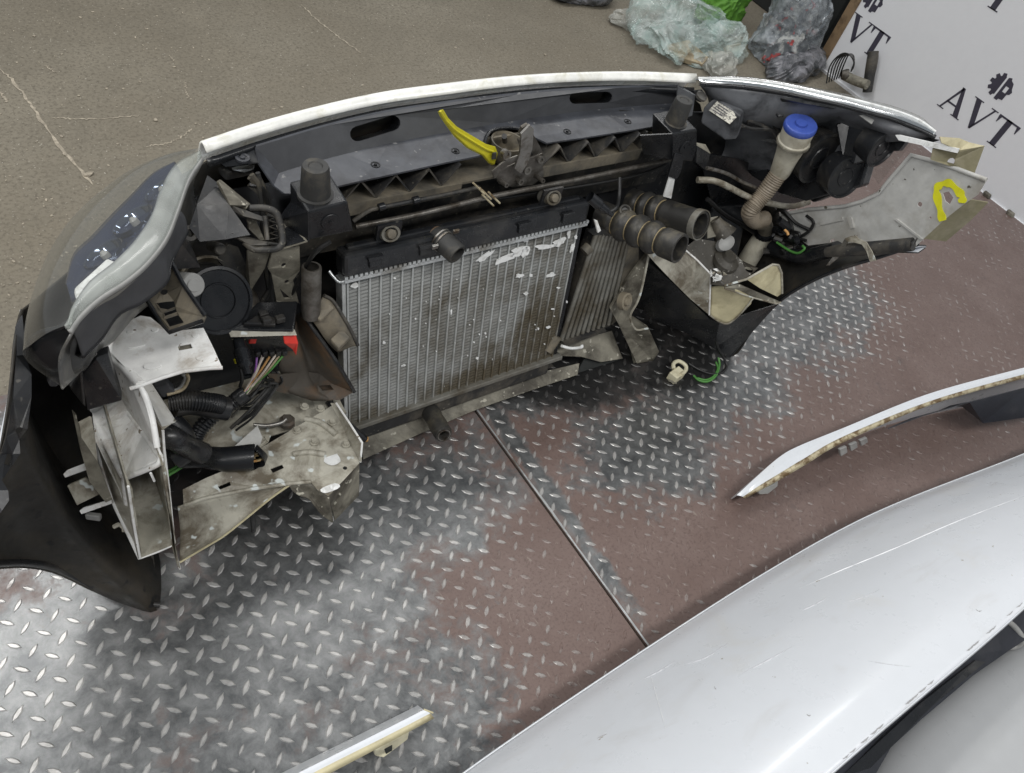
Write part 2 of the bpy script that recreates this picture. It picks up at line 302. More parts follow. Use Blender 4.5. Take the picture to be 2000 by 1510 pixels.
# ------------------------------------------------------------------ mesh helpers
def mk(name, verts, faces, mat, parent=None, smooth=False):
    me = bpy.data.meshes.new(name); me.from_pydata([tuple(v) for v in verts], [], faces); me.update()
    o = bpy.data.objects.new(name, me); COL.objects.link(o)
    for mt in (mat if isinstance(mat, (list,tuple)) else [mat]): me.materials.append(MATS[mt])
    if smooth:
        for p in me.polygons: p.use_smooth = True
    if parent: o.parent = parent; o.matrix_parent_inverse = parent.matrix_world.inverted()
    return o
def from_bm(name, bm, mat, parent=None, smooth=False, angle=None):
    me = bpy.data.meshes.new(name); bm.to_mesh(me); bm.free()
    o = bpy.data.objects.new(name, me); COL.objects.link(o)
    for mt in (mat if isinstance(mat, (list,tuple)) else [mat]): me.materials.append(MATS[mt])
    if smooth:
        for p in me.polygons: p.use_smooth = True
        if angle: me.set_sharp_from_angle(angle=R(angle))
    if parent: o.parent = parent; o.matrix_parent_inverse = parent.matrix_world.inverted()
    return o
def newell(pts):
    n = Vector((0,0,0))
    for i, p in enumerate(pts):
        q = pts[(i+1) % len(pts)]
        n += Vector(((p.y-q.y)*(p.z+q.z), (p.z-q.z)*(p.x+q.x), (p.x-q.x)*(p.y+q.y)))
    return n.normalized()
def slab(name, pts, th, mat, parent=None, holes=(), bev=0.0, dirn=None, jit=0.0):
    """sheet with real thickness from an outline (and holes); it grows away from the viewer by th"""
    pts = [Vector(p) for p in pts]
    n = newell(pts)
    c = sum(pts, Vector())/len(pts)
    if n.dot(CAM-c) < 0: n = -n
    d = Vector(dirn) if dirn is not None else -n
    bm = bmesh.new(); edges = []
    for loop in [pts]+[list(h) for h in holes]:
        vs = [bm.verts.new(Vector(p) + (Vector((random.uniform(-1,1),random.uniform(-1,1),random.uniform(-1,1)))*jit if jit else Vector())) for p in loop]
        for i in range(len(vs)): edges.append(bm.edges.new((vs[i], vs[(i+1) % len(vs)])))
    if holes: bmesh.ops.triangle_fill(bm, use_beauty=True, use_dissolve=False, edges=edges, normal=n)
    else:
        f = bm.faces.new(list(bm.verts)); 
        if len(pts) > 4: bmesh.ops.triangulate(bm, faces=[f])
    bm.normal_update()
    for f in bm.faces:
        if f.normal.dot(n) < 0: f.normal_flip()
    fs = list(bm.faces)
    ex = bmesh.ops.extrude_face_region(bm, geom=fs, use_keep_orig=True)
    bmesh.ops.translate(bm, vec=d*th, verts=[g for g in ex['geom'] if isinstance(g, bmesh.types.BMVert)])
    bmesh.ops.recalc_face_normals(bm, faces=bm.faces)
    o = from_bm(name, bm, mat, parent)
    if bev:
        md = o.modifiers.new('bevel', 'BEVEL'); md.width = bev; md.segments = 2; md.limit_method = 'ANGLE'; md.angle_limit = R(40)
    return o
def cr(pts, n):
    """Catmull-Rom through the points"""
    pts = [Vector(p) for p in pts]; out = []
    if len(pts) == 2: return [pts[0].lerp(pts[1], i/(n-1)) for i in range(n)]
    m = len(pts)-1
    for k in range(n):
        t = k/(n-1)*m; i = min(int(t), m-1); u = t-i
        p1, p2 = pts[i], pts[i+1]; p0 = pts[i-1] if i > 0 else p1*2-p2; p3 = pts[i+2] if i+2 <= m else p2*2-p1
        out.append(0.5*((2*p1) + (p2-p0)*u + (2*p0-5*p1+4*p2-p3)*u*u + (3*p1-p0-3*p2+p3)*u**3))
    return out
def loft(name, rows, mat, parent=None, th=0.0, sub=0, n=None, m=None, smooth=True, offset=-1.0, closed=False):
    if n: rows = [cr(r, n) for r in rows]
    if m:
        cols = [cr([r[i] for r in rows], m) for i in range(len(rows[0]))]
        rows = [[c[j] for c in cols] for j in range(m)]
    a, b = len(rows), len(rows[0])
    V = [p for r in rows for p in r]; Fs = []
    for i in range(a-1):
        for j in range(b-1): Fs.append((i*b+j, i*b+j+1, (i+1)*b+j+1, (i+1)*b+j))
    o = mk(name, V, Fs, mat, parent, smooth)
    me = o.data
    c = sum(V, Vector())/len(V)
    nsum = sum((p.normal*p.area for p in me.polygons), Vector())
    if nsum.dot(CAM-c) < 0: me.flip_normals()
    if th:
        md = o.modifiers.new('thickness', 'SOLIDIFY'); md.thickness = th; md.offset = offset
        if isinstance(mat, (list,tuple)): md.material_offset = 1; md.material_offset_rim = 0
    if sub:
        md = o.modifiers.new('subsurf', 'SUBSURF'); md.levels = sub; md.render_levels = sub
    return o
def tube_bm(bm, pts, r, seg=10, caps=True, hollow=0.0):
    pts = [Vector(p) for p in pts]; k = len(pts)
    rad = r if isinstance(r, (list,tuple)) else [r]*k
    up = None; rings = []
    for i, p in enumerate(pts):
        t = (pts[min(i+1,k-1)]-pts[max(i-1,0)]).normalized()
        if up is None: up = t.orthogonal().normalized()
        up = (up - t*up.dot(t)).normalized(); s = t.cross(up)
        rings.append([bm.verts.new(p + (up*math.cos(2*math.pi*j/seg) + s*math.sin(2*math.pi*j/seg))*rad[i]) for j in range(seg)])
    for i in range(k-1):
        for j in range(seg): bm.faces.new((rings[i][j], rings[i][(j+1)%seg], rings[i+1][(j+1)%seg], rings[i+1][j]))
    if caps:
        if not hollow:
            bm.faces.new(list(reversed(rings[0]))); bm.faces.new(rings[-1])
        else: bm.faces.new(list(reversed(rings[0])))
    return rings
def tube(name, pts, r, mat, parent=None, seg=12, n=None, caps=True, sharp=None):
    if n:
        rad = r
        if isinstance(r, (list,tuple)):
            rr = cr([Vector((x,0,0)) for x in r], n); rad = [max(0.0002, v.x) for v in rr]
        pts = cr(pts, n); r = rad
    bm = bmesh.new(); tube_bm(bm, pts, r, seg, caps); bmesh.ops.recalc_face_normals(bm, faces=bm.faces)
    return from_bm(name, bm, mat, parent, True, sharp or 50)
def lathe(name, p0, ax, prof, mat, parent=None, seg=28, sx=1.0, side=None, sharp=35):
    """profile of (distance along ax, radius); radius 0 closes it"""
    p0 = Vector(p0); ax = Vector(ax).normalized()
    a = (Vector(side) - ax*Vector(side).dot(ax)).normalized() if side is not None else ax.orthogonal().normalized(); b = ax.cross(a)
    V = []; Fs = []; idx = []
    for d, r in prof:
        if r <= 1e-6: idx.append([len(V)]); V.append(p0+ax*d)
        else:
            idx.append(list(range(len(V), len(V)+seg)))
            for j in range(seg): V.append(p0 + ax*d + a*(math.cos(2*math.pi*j/seg)*r*sx) + b*(math.sin(2*math.pi*j/seg)*r))
    for i in range(len(idx)-1):
        A, B = idx[i], idx[i+1]
        for j in range(seg):
            k = (j+1) % seg
            if len(A) == 1 and len(B) == 1: break
            if len(A) == 1: Fs.append((A[0], B[k], B[j]))
            elif len(B) == 1: Fs.append((A[j], A[k], B[0]))
            else: Fs.append((A[j], A[k], B[k], B[j]))
    o = mk(name, V, Fs, mat, parent, True)
    bm = bmesh.new(); bm.from_mesh(o.data); bmesh.ops.recalc_face_normals(bm, faces=bm.faces); bm.to_mesh(o.data); bm.free()
    for p in o.data.polygons: p.use_smooth = True
    o.data.set_sharp_from_angle(angle=R(sharp)); return o
def obox(name, c, ux, uy, uz, mat, parent=None, bev=0.0):
    """box from its centre and three half-edge vectors"""
    c, ux, uy, uz = Vector(c), Vector(ux), Vector(uy), Vector(uz)
    V = [c + ux*i + uy*j + uz*k for i in (-1,1) for j in (-1,1) for k in (-1,1)]
    Fs = [(0,1,3,2),(4,6,7,5),(0,4,5,1),(2,3,7,6),(0,2,6,4),(1,5,7,3)]
    o = mk(name, V, Fs, mat, parent)
    bm = bmesh.new(); bm.from_mesh(o.data); bmesh.ops.recalc_face_normals(bm, faces=bm.faces); bm.to_mesh(o.data); bm.free()
    if bev:
        md = o.modifiers.new('bevel', 'BEVEL'); md.width = bev; md.segments = 2
    return o
def abox(name, x0, x1, y0, y1, z0, z1, mat, parent=None, bev=0.0):
    return obox(name, ((x0+x1)/2,(y0+y1)/2,(z0+z1)/2), ((x1-x0)/2,0,0), (0,(y1-y0)/2,0), (0,0,(z1-z0)/2), mat, parent, bev)
def thing(name, label, cat, loc=(0,0,0), group=None):
    o = bpy.data.objects.new(name, None); COL.objects.link(o); o.location = loc; o.empty_display_size = 0.05
    o['label'] = label; o['category'] = cat
    if group: o['group'] = group
    bpy.context.view_layer.update(); return o
def tag(o, label, cat, group=None):
    o['label'] = label; o['category'] = cat
    if group: o['group'] = group
    return o
def circ(c, r, n=12, plane=None, ax1=None, ax2=None, sq=1.0):
    return [Vector(c) + Vector(ax1)*(r*math.cos(2*math.pi*i/n)) + Vector(ax2)*(r*sq*math.sin(2*math.pi*i/n)) for i in range(n)]
def cables(name, pts, r, mat, parent, n=24, seg=8): return tube(name, pts, r, mat, parent, seg, n)

# ================================================================== the setting
def structure(o): o['kind'] = 'structure'; return o
ZC = -0.010
fl = mk('concrete_floor', [(-14,-14,ZC),(14,-14,ZC),(14,14,ZC),(-14,14,ZC)], [(0,1,2,3)], 'concrete'); structure(fl)
pm('pale_scratch', (0.42,0.37,0.29), 0.8, dirt=(0.24,0.21,0.165), damt=(0.38,0.6), dscale=60)
def ribbon(name, pts, wd, mat, parent, z, n=40, jit=0.004):
    c = cr(pts, n); V = []; Fs = []
    for i, p in enumerate(c):
        t = (c[min(i+1,n-1)]-c[max(i-1,0)]); s = Vector((-t.y,t.x,0)).normalized()
        ww = wd*random.uniform(0.25,1.0)*(0.3 if i in (0,n-1) else 1); q = p + s*random.uniform(-jit,jit)
        V += [Vector((q.x+s.x*ww, q.y+s.y*ww, z)), Vector((q.x-s.x*ww, q.y-s.y*ww, z))]
    for i in range(n-1): Fs.append((2*i,2*i+1,2*i+3,2*i+2))
    return mk(name, V, Fs, mat, parent)
for pts, wd in [([(-10,128),(21,154),(52,192),(73,224),(122,294),(182,362)],0.006),([(101,231),(180,233),(273,226)],0.0035),([(588,10),(620,40),(660,72),(705,104)],0.004),
                ([(330,108),(340,120)],0.004),([(360,160),(368,192)],0.003),([(0,180),(14,200)],0.006),([(284,287),(340,276),(375,252)],0.003),([(88,128),(108,142)],0.004)]:
    ribbon('floor_crack', PL(pts, Z=ZC), wd, 'pale_scratch', fl, ZC+0.0015)
# crumbs and grit on the concrete
bm = bmesh.new()
for k in range(300):
    x, y = random.uniform(-20,1330), random.uniform(-5,640)
    if k % 3 == 0: x = random.uniform(-20,420)
    p = P(x, y, Z=ZC); s = random.choice([0.002,0.0025,0.003,0.004]) * random.uniform(0.7,1.3) * (1.9 if random.random() < 0.05 else 1)
    g = bmesh.ops.create_icosphere(bm, subdivisions=1, radius=s)
    a = random.uniform(0.7,2.0)
    for v in g['verts']: v.co = Vector((v.co.x*a, v.co.y, v.co.z*0.6))*random.uniform(0.8,1.2); v.co = Matrix.Rotation(k*1.7,3,'Z') @ v.co + p + Vector((0,0,s*0.4))
o = from_bm('grit', bm, 'pale_scratch'); o['kind'] = 'stuff'; o['label'] = 'pale crumbs and grit scattered over the bare concrete floor'
# tread plates
def xs(y): return 0.063 - 0.0292*(y+0.032)
plateL = slab('tread_plate', [Vector((-2.6,-2.6,0)),Vector((xs(-2.6)-0.0035,-2.6,0)),Vector((xs(0.42)-0.0035,0.42,0)),Vector((-2.6,0.42,0))], 0.006, 'tread_plate'); structure(plateL)
plateR = slab('tread_plate', [Vector((xs(-2.6)+0.001,-2.6,0.003)),Vector((2.862,-2.6,0.003)),Vector((2.862,0.56,0.003)),Vector((xs(0.56)+0.001,0.56,0.003))], 0.008, 'tread_plate', bev=0.0015); structure(plateR)
LUG = bpy.data.meshes.new('lug')
L_, W_, H_ = 0.0148, 0.0046, 0.0023
H_ = 0.0017
LUG.from_pydata([(-L_,0,0),(-0.0052,-W_,0),(0.0052,-W_,0),(L_,0,0),(0.0052,W_,0),(-0.0052,W_,0),(-0.0118,0,H_),(-0.0045,-W_*0.6,H_),(0.0045,-W_*0.6,H_),(0.0118,0,H_),(0.0045,W_*0.6,H_),(-0.0045,W_*0.6,H_)], [],
    [(6,7,8,9,10,11),(0,1,7,6),(1,2,8,7),(2,3,9,8),(3,4,10,9),(4,5,11,10),(5,0,6,11)])
LUG.materials.append(MATS['tread_lug'])
def to_px(p):
    q = p-CAM; z = q.dot(FW)
    return (1000+F_PX*q.dot(RI)/z, 755+F_PX*q.dot(DN)/z, z)
def nose_xy(x, y):
    dx, dy = x+0.11931, y-1.20250
    c, s = math.cos(YAW), math.sin(YAW)
    return (dx*c+dy*s, -dx*s+dy*c)
def steelness(p):
    t = 0
    for cx, cy, sx, sy in STEEL_SHEEN: t = max(t, 1-math.hypot((p.x-cx)/(sx*1.5),(p.y-cy)/(sy*1.5)))
    return t
def lugs(plate, ox, oy, yaw, par, z, inside):
    o0 = nose_xy(ox, oy); a = yaw-YAW; u = Vector((math.cos(a),math.sin(a),0))*0.034; v = Vector((math.sin(a),-math.cos(a),0))*0.034
    cand = []
    for i in range(-70,110):
        for j in range(-70,70):
            p = Vector((o0[0],o0[1],z)) + u*i + v*j
            if not inside(p): continue
            x, y, d = to_px(p)
            if d < 0.3 or not (-60 < x < 2060 and -40 < y < 1570): continue
            al = a if (i+j+par) % 2 == 0 else a-math.pi/2
            hid = (y > 1510-(x-905)*0.566 and x > 880) or (p.y > -0.06 and -0.75 < p.x < 0.85)
            s = 0.85 + 0.25*steelness(p) + random.uniform(-0.06,0.06)
            hz = min(1.0, 0.50 + 0.9*steelness(p) + noise.noise(p*7)*0.4)
            if steelness(p) < -0.15 and p.x > 1.5 and random.random() < 0.8: continue
            if steelness(p) < -0.6 and random.random() < 0.3: continue
            if noise.noise(p*9+Vector((4,4,4))) > 0.33: s *= 0.75
            cand.append((hid, d, p, al, s, max(0.18,hz)))
    cand.sort(key=lambda t: (t[0], t[1]))
    for hid, d, p, al, s, hz in cand[:300]:
        o = bpy.data.objects.new('lug', LUG); COL.objects.link(o); o.parent = plate
        o.location = p; o.rotation_euler = (0,0,al + random.uniform(-0.05,0.05)); o.scale = (s, s*random.uniform(0.85,1.1), hz)
    V, Fs = [], []
    for hid, d, p, al, s, hz in cand[300:]:
        b = len(V); M = Matrix.Translation(p) @ Matrix.Rotation(al + random.uniform(-0.05,0.05),4,'Z')
        for q in LUG.vertices: V.append(M @ Vector((q.co.x*s, q.co.y*s, q.co.z*hz)))
        for f in LUG.polygons: Fs.append(tuple(b+k for k in f.vertices))
    o = mk('lugs', V, Fs, 'tread_lug', plate); o['kind'] = 'stuff'
lugs(plateL, -2.07305*0.34, 1.33025*0.34, 0.09937, 0, 0.0, lambda p: p.y < 0.40 and p.x < xs(p.y)-0.014)
lugs(plateR, 1.92237*0.34, 5.62309*0.34, 0.10069, 1, 0.003, lambda p: p.y < 0.54 and xs(p.y)+0.008 < p.x < 2.84)

c_ = [Vector((xs(y)+0.001, y, 0.0045)) for y in [-2.0+0.05*k for k in range(52)]]
V, Fs = [], []
for p in c_:
    w_ = 0.0040+0.0035*abs(noise.noise(p*6)); V += [p, p+Vector((w_,0,-0.0004))]
for i in range(len(c_)-1): Fs.append((2*i,2*i+1,2*i+3,2*i+2))
mk('worn_edge', V, Fs, 'alu', plateR)
# white board wall with the printed lettering
WX = 2.87
wall = thing('display_board', 'white upright display board printed with dark AVT lettering and gear emblems', 'board', (WX,0,ZC))
abox('panel', WX, WX+0.03, -2.6, 1.165, ZC, 2.4, 'panel_white_board', wall)
abox('edge_post', WX-0.006, WX+0.045, 1.165, 1.215, ZC, 2.4, 'wood', wall)
abox('floor_seam', WX-0.010, WX, -2.6, 1.165, ZC, 0.002, 'panel_white_board', wall)
for y, z in ((0.12,0.012),(-0.01,0.010)):
    obox('rubble', (WX-0.02,y,z), (0.012,0,0), (0,0.016,0), (0,0.004,0.008), 'rail_dirty', wall, 0.003)
def wp(a, b): return Vector((WX-0.0015, a, b))     # on the board: a along Y (reads towards -Y), b height
def glyph(name, polys, y0, z0, h):
    V, Fs = [], []
    for poly in polys:
        b = len(V)
        f = [wp(y0-p[0]*h, z0+p[1]*h) for p in poly]; bk = [q+Vector((0.0014,0,0)) for q in f]
        V += f+bk; n = len(f)
        Fs.append(tuple(range(b,b+n)))
        for i in range(n): Fs.append((b+i, b+(i+1)%n, b+n+(i+1)%n, b+n+i))
    o = mk(name, V, Fs, 'print_dark', wall)
    bm = bmesh.new(); bm.from_mesh(o.data); bmesh.ops.triangulate(bm, faces=bm.faces); bm.to_mesh(o.data); bm.free()
    return o
A_ = [[(0.10,0.03),(0.47,1.0),(0.53,1.0),(0.53,0.90),(0.17,0.03)], [(0.43,1.0),(0.56,1.0),(0.97,0.03),(0.74,0.03)], [(0.24,0.30),(0.66,0.30),(0.64,0.36),(0.27,0.36)], [(0,0),(0.30,0),(0.30,0.035),(0,0.035)], [(0.66,0),(1.05,0),(1.05,0.035),(0.66,0.035)]]
V_ = [[(0.08,0.97),(0.31,0.97),(0.60,0.22),(0.55,0.0),(0.49,0.0)], [(0.52,0.0),(0.56,0.0),(0.96,0.97),(0.89,0.97),(0.55,0.16)], [(0,0.965),(0.40,0.965),(0.40,1.0),(0,1.0)], [(0.76,0.965),(1.06,0.965),(1.06,1.0),(0.76,1.0)]]
T_ = [[(0.34,0.0),(0.56,0.0),(0.56,1.0),(0.34,1.0)], [(0,0.94),(0.9,0.94),(0.9,1.0),(0,1.0)], [(0,0.94),(0.03,0.72),(0.06,0.72),(0.12,0.94)], [(0.9,0.94),(0.87,0.72),(0.84,0.72),(0.78,0.94)], [(0.24,0),(0.66,0),(0.66,0.035),(0.24,0.035)]]
def emblem(y0, z0, r):
    pts = []
    for i in range(5):                     # left half: gear teeth
        a0 = math.pi*0.5 + i*math.pi/5
        for da, rr in ((0.04,0.76),(0.14,1.0),(0.42,1.0),(0.52,0.76)): pts.append((-0.09+rr*math.cos(a0+da), rr*math.sin(a0+da)))
    glyph('emblem', [[(-0.09,0.78)]+pts+[(-0.09,-0.78)]], y0, z0, r)
    h = [[(0.09,0.82),(0.34,0.92),(0.44,0.74),(0.72,0.62),(0.90,0.22),(0.09,0.22)], [(0.09,0.22),(0.32,0.22),(0.32,-0.28),(0.09,-0.28)], [(0.64,0.22),(0.90,0.22),(1.06,0.05),(0.98,-0.2),(0.80,-0.28),(0.64,-0.28)], [(0.09,-0.28),(0.80,-0.28),(0.78,-0.80),(0.45,-0.86),(0.40,-1.02),(0.09,-1.02)]]
    glyph('emblem', h, y0, z0, r)
def avt(y0, z0, h, first=True):
    if first: glyph('letter', A_, y0, z0, h)
    glyph('letter', V_, y0-h*1.02-(0.0 if first else 0.012), z0, h); glyph('letter', T_, y0-h*2.16, z0, h)
    emblem(y0-h*1.55, z0+h*1.72, h*0.43)
avt(0.562, 0.176, 0.118)
avt(1.295, 0.172, 0.118, False)
avt(0.919, 0.588, 0.118); avt(0.186, 0.588, 0.118)

# ================================================================== the cut-off car nose
XC = 0.07
nose = thing('car_front_end', 'cut-off front end of a white car with radiator and headlights seen from its engine side', 'car part', (XC,0.1,0))
def mir(p): return Vector((2*XC-p[0], p[1], p[2]))
# --- bumper skin: black inside, white outside; columns run from the left wheel arch round the front to the right wheel arch
cols = []
topL = PZ([(-60,1040,0.55),(-25,960,0.60),(0,890,0.63),(12,830,0.655),(22,760,0.68),(27,710,0.70),(33,655,0.715)])
botL = PZ([(-60,1125,0.42),(-15,1113,0.32),(50,1110,0.22),(110,1122,0.14),(180,1155,0.06),(250,1183,0.012),(308,1190,0.002)])
for i, (a, b) in enumerate(zip(topL, botL)):
    k = i/6
    m1 = a.lerp(b,0.33)+Vector((-0.03-0.02*k, 0.05*k,0.0)); m2 = a.lerp(b,0.68)+Vector((-0.03-0.025*k,0.06*k,0.0))
    cols.append([a,m1,m2,b])
cols.append([Vector((-0.815,-0.02,0.67)),Vector((-0.85,0.06,0.44)),Vector((-0.825,0.04,0.16)),P(313,1095,Z=0.004)])
cols.append([Vector((-0.80,0.06,0.60)),Vector((-0.835,0.10,0.40)),Vector((-0.815,0.08,0.14)),Vector((-0.72,-0.02,0.004))])
cols.append([Vector((-0.66,0.17,0.60)),Vector((-0.69,0.24,0.38)),Vector((-0.67,0.21,0.13)),Vector((-0.60,0.12,0.006))])
front = []
for x, y, z in [(-0.503,0.206,0.715),(-0.285,0.250,0.717),(-0.027,0.277,0.718),(0.294,0.277,0.718),(0.648,0.212,0.715)]:
    k = 1-((x-XC)/0.62)**2*0.35
    front.append([Vector((x,y,z-0.03)),Vector((x,y+0.085*k+0.02,0.42)),Vector((x,y+0.07*k+0.01,0.14)),Vector((x,y-0.05,0.008))])
cols += front
cr_ = [mir(v) for v in cols[9]]; cr_[0].z = 0.50; cols.append(cr_)
cr_ = [mir(v) for v in cols[8]]; cr_[0].z = 0.44; cr_[1].z = 0.34; cols.append(cr_)
botR = [Vector((0.903,-0.145,0.003)),G(7,960,1110,X=0.905),G(7,1120,940,X=0.905),G(7,1300,825,X=0.91),G(7,1500,740,X=0.92),P(1720,503,X=0.95),P(1795,478,X=0.985)]
topR = [Vector((0.985,-0.02,0.40)),Vector((0.99,-0.06,0.39)),Vector((1.0,-0.10,0.40)),Vector((1.0,-0.16,0.42)),Vector((1.0,-0.22,0.46)),Vector((1.0,-0.29,0.52)),Vector((1.0,-0.35,0.57))]
for i, (a, b) in enumerate(zip(topR, botR)):
    k = 1-i/6
    cols.append([a, a.lerp(b,0.33)+Vector((0.03,0.04*k,0)), a.lerp(b,0.68)+Vector((0.03,0.05*k,0)), b])
rows = [[c[r] for c in cols] for r in range(4)]
skin = loft('bumper_skin', rows, ['bumper_inside','white_paint'], nose, th=0.003, n=90, m=14, offset=-1.0)
skin['label'] = 'bumper cover with dark grimy inside and wheel arch lips'
# left mounting flange with holes and torn edge
fl_out = GZ(2, [(80,95,0.715),(78,240,0.70),(65,450,0.675),(30,640,0.655),(0,730,0.635),(-60,900,0.60)])
fl_in = GZ(2, [(125,240,0.69),(155,330,0.68),(155,440,0.665),(135,600,0.645),(95,650,0.64),(100,720,0.63),(60,780,0.62),(10,850,0.61),(40,900,0.60),(45,950,0.595),(10,1000,0.59),(-30,1060,0.58)])
hole1 = circ(G(2,95,605,Z=0.65), 0.0045, 10, ax1=(1,0,0), ax2=(0,1,0))
hole2 = GZ(2, [(35,720,0.632),(62,722,0.632),(48,775,0.626),(20,772,0.626)])
slab('bumper_flange', fl_out + list(reversed(fl_in)), 0.003, 'black_plastic', skin, holes=[hole1, hole2])
slab('bumper_corner_tab', GZ(2, [(80,95,0.72),(110,40,0.725),(128,235,0.695),(82,238,0.70)]), 0.003, 'grey_plastic', skin)
lipL = cr(botL, 40); tube('arch_lip', [p+Vector((0.006,0.004,0.006)) for p in lipL], 0.006, 'black_plastic', skin, 8)
lipR = cr(botR, 40); tube('arch_lip', [p+Vector((-0.004,0.0,0.004)) for p in lipR], 0.005, 'black_plastic', skin, 8)
# flat inner return of the bumper at the bottom left, with its bolt hole
slab('bumper_return', [P(308,1190,Z=0.004),P(300,1085,Z=0.02),P(240,1075,Z=0.05),P(170,1120,Z=0.055),P(230,1176,Z=0.014)], 0.003, 'dusty_black', skin, holes=[circ(P(292,1155,Z=0.009),0.005,10,ax1=(1,0,0),ax2=(0,1,0))])
# top white edge of the bumper
so = PL([(392,283),(500,247),(620,214),(740,187),(850,171),(980,156),(1100,148),(1230,145),(1357,149)], Z=0.722)
si = PL([(402,299),(510,263),(630,229),(745,203),(850,188),(980,171),(1100,161),(1230,158),(1357,163)], Z=0.716)
so, si = cr(so, 40), cr(si, 40)
mid = [a.lerp(b,0.5)+Vector((0,0.0,0.006)) for a, b in zip(so, si)]
drop = [p+Vector((0,0.022,-0.05)) for p in so]
st = loft('bumper_top_edge', [si, mid, so, drop], 'white_strip', nose, th=0.004, m=10); st['label'] = 'white painted top edge of the bumper'
gap = [p+Vector((0,-0.004,-0.008)) for p in si]; gap2 = [p+Vector((0,-0.012,-0.02)) for p in si]
loft('bumper_top_seal', [gap, gap2], 'clean_black', nose, th=0.003)
# --- grille panel: upright band with two slots, shelf, truss beam
bt = PL([(500,287),(620,251),(735,223),(850,204),(980,188),(1100,177),(1230,171),(1325,169)], Z=0.706)
bb = PL([(545,338),(620,315),(735,286),(850,263),(980,240),(1100,222),(1230,208),(1322,201)], Z=0.66)
def slotpx(cx, cy, hl, hw, ang):
    out = []
    for s, a0 in ((1,-90),(-1,90)):
        for k in range(7):
            a = R(a0+k*30); dx, dy = s*(hl-hw)+hw*math.cos(a), hw*math.sin(a)
            out.append((cx+dx*math.cos(ang)-dy*math.sin(ang), cy+dx*math.sin(ang)+dy*math.cos(ang)))
    return out
def bandpt(x, y):
    # point of the curved band under a picture position
    tb, bbm = cr(bt,60), cr(bb,60); best = None
    for i in range(59):
        a, b, c = tb[i], tb[i+1], bbm[i]
        n = (b-a).cross(c-a); v = FW + RI*((x-1000)/F_PX) + DN*((y-755)/F_PX)
        t = (a-CAM).dot(n)/v.dot(n); p = CAM+v*t
        u = (p-a).dot(b-a)/(b-a).length_squared
        d = abs(u-0.5)
        if best is None or d < best[0]: best = (d, p)
    return best[1]
h1 = [bandpt(*q) for q in slotpx(733,251,51,15,R(-17))]; h2 = [bandpt(*q) for q in slotpx(1154,191,42,11,R(-2))]
gp = slab('grille_panel', cr(bt,24)+list(reversed(cr(bb,24))), 0.003, 'grey_plastic', nose, holes=[h1,h2])
gp['label'] = 'dark grey grille panel with two rounded slots'
for h in (h1, h2):       # depth of the slots
    loft('slot_wall', [h+[h[0]], [p+Vector((0,0.035,-0.02)) for p in h]+[h[0]+Vector((0,0.035,-0.02))]], 'clean_black', gp, smooth=False)
slab('panel_top_lip', cr(PL([(500,283),(620,247),(735,219),(850,200),(980,184),(1100,173),(1230,167),(1325,165)], Z=0.708),30)+list(reversed(cr(bt,30))), 0.003, 'blue_grey_plastic', gp)
edge = [(590,378),(640,368),(700,354),(780,337),(876,316),(942,303),(946,275),(959,255),(988,249),(1017,252),(1042,267),(1068,279),(1132,270),(1228,255),(1300,243)]
pe = PL(edge, Z=0.655)
sh_l = P(556,378,Z=0.655)
hs = [circ(P(x,y,Z=0.655),0.005,10,ax1=(1,0,0),ax2=(0,1,0)) for x, y in ((733,325),(889,298),(1107,260),(1225,240))]
shelf = slab('grille_shelf', cr(bb,20)+list(reversed([sh_l]+pe)), 0.004, 'blue_grey_plastic', nose, holes=hs)
shelf['label'] = 'dusty blue-grey plastic shelf under the grille panel'
for x, y in ((733,325),(889,298),(1107,260),(1225,240)):
    lathe('clip_rivet', P(x,y,Z=0.652), (0,0,1), [(0,0.009),(0.0045,0.009),(0.0045,0.0065),(0.003,0.006),(0.003,0.003),(0.006,0.003),(0.006,0)], 'clean_black', shelf, 14)
# left end of the band: bevel piece down to the shelf and right end cap
slab('panel_end', [P(500,287,Z=0.706),P(545,338,Z=0.66),P(556,378,Z=0.655),P(535,362,Z=0.66),P(505,318,Z=0.69)], 0.003, 'blue_grey_plastic', gp)
slab('panel_end', [P(1325,168,Z=0.706),P(1357,186,Z=0.71),P(1345,222,Z=0.66),P(1322,203,Z=0.66)], 0.003, 'blue_grey_plastic', gp)
slab('panel_end', PL([(1324,169),(1358,187),(1352,226),(1320,236)], Y=0.165), 0.003, 'lamp_back', gp)
slab('panel_end', [P(1322,203,Z=0.66),P(1345,222,Z=0.66),P(1300,246,Z=0.655),P(1296,225,Z=0.656)], 0.003, 'blue_grey_plastic', gp)
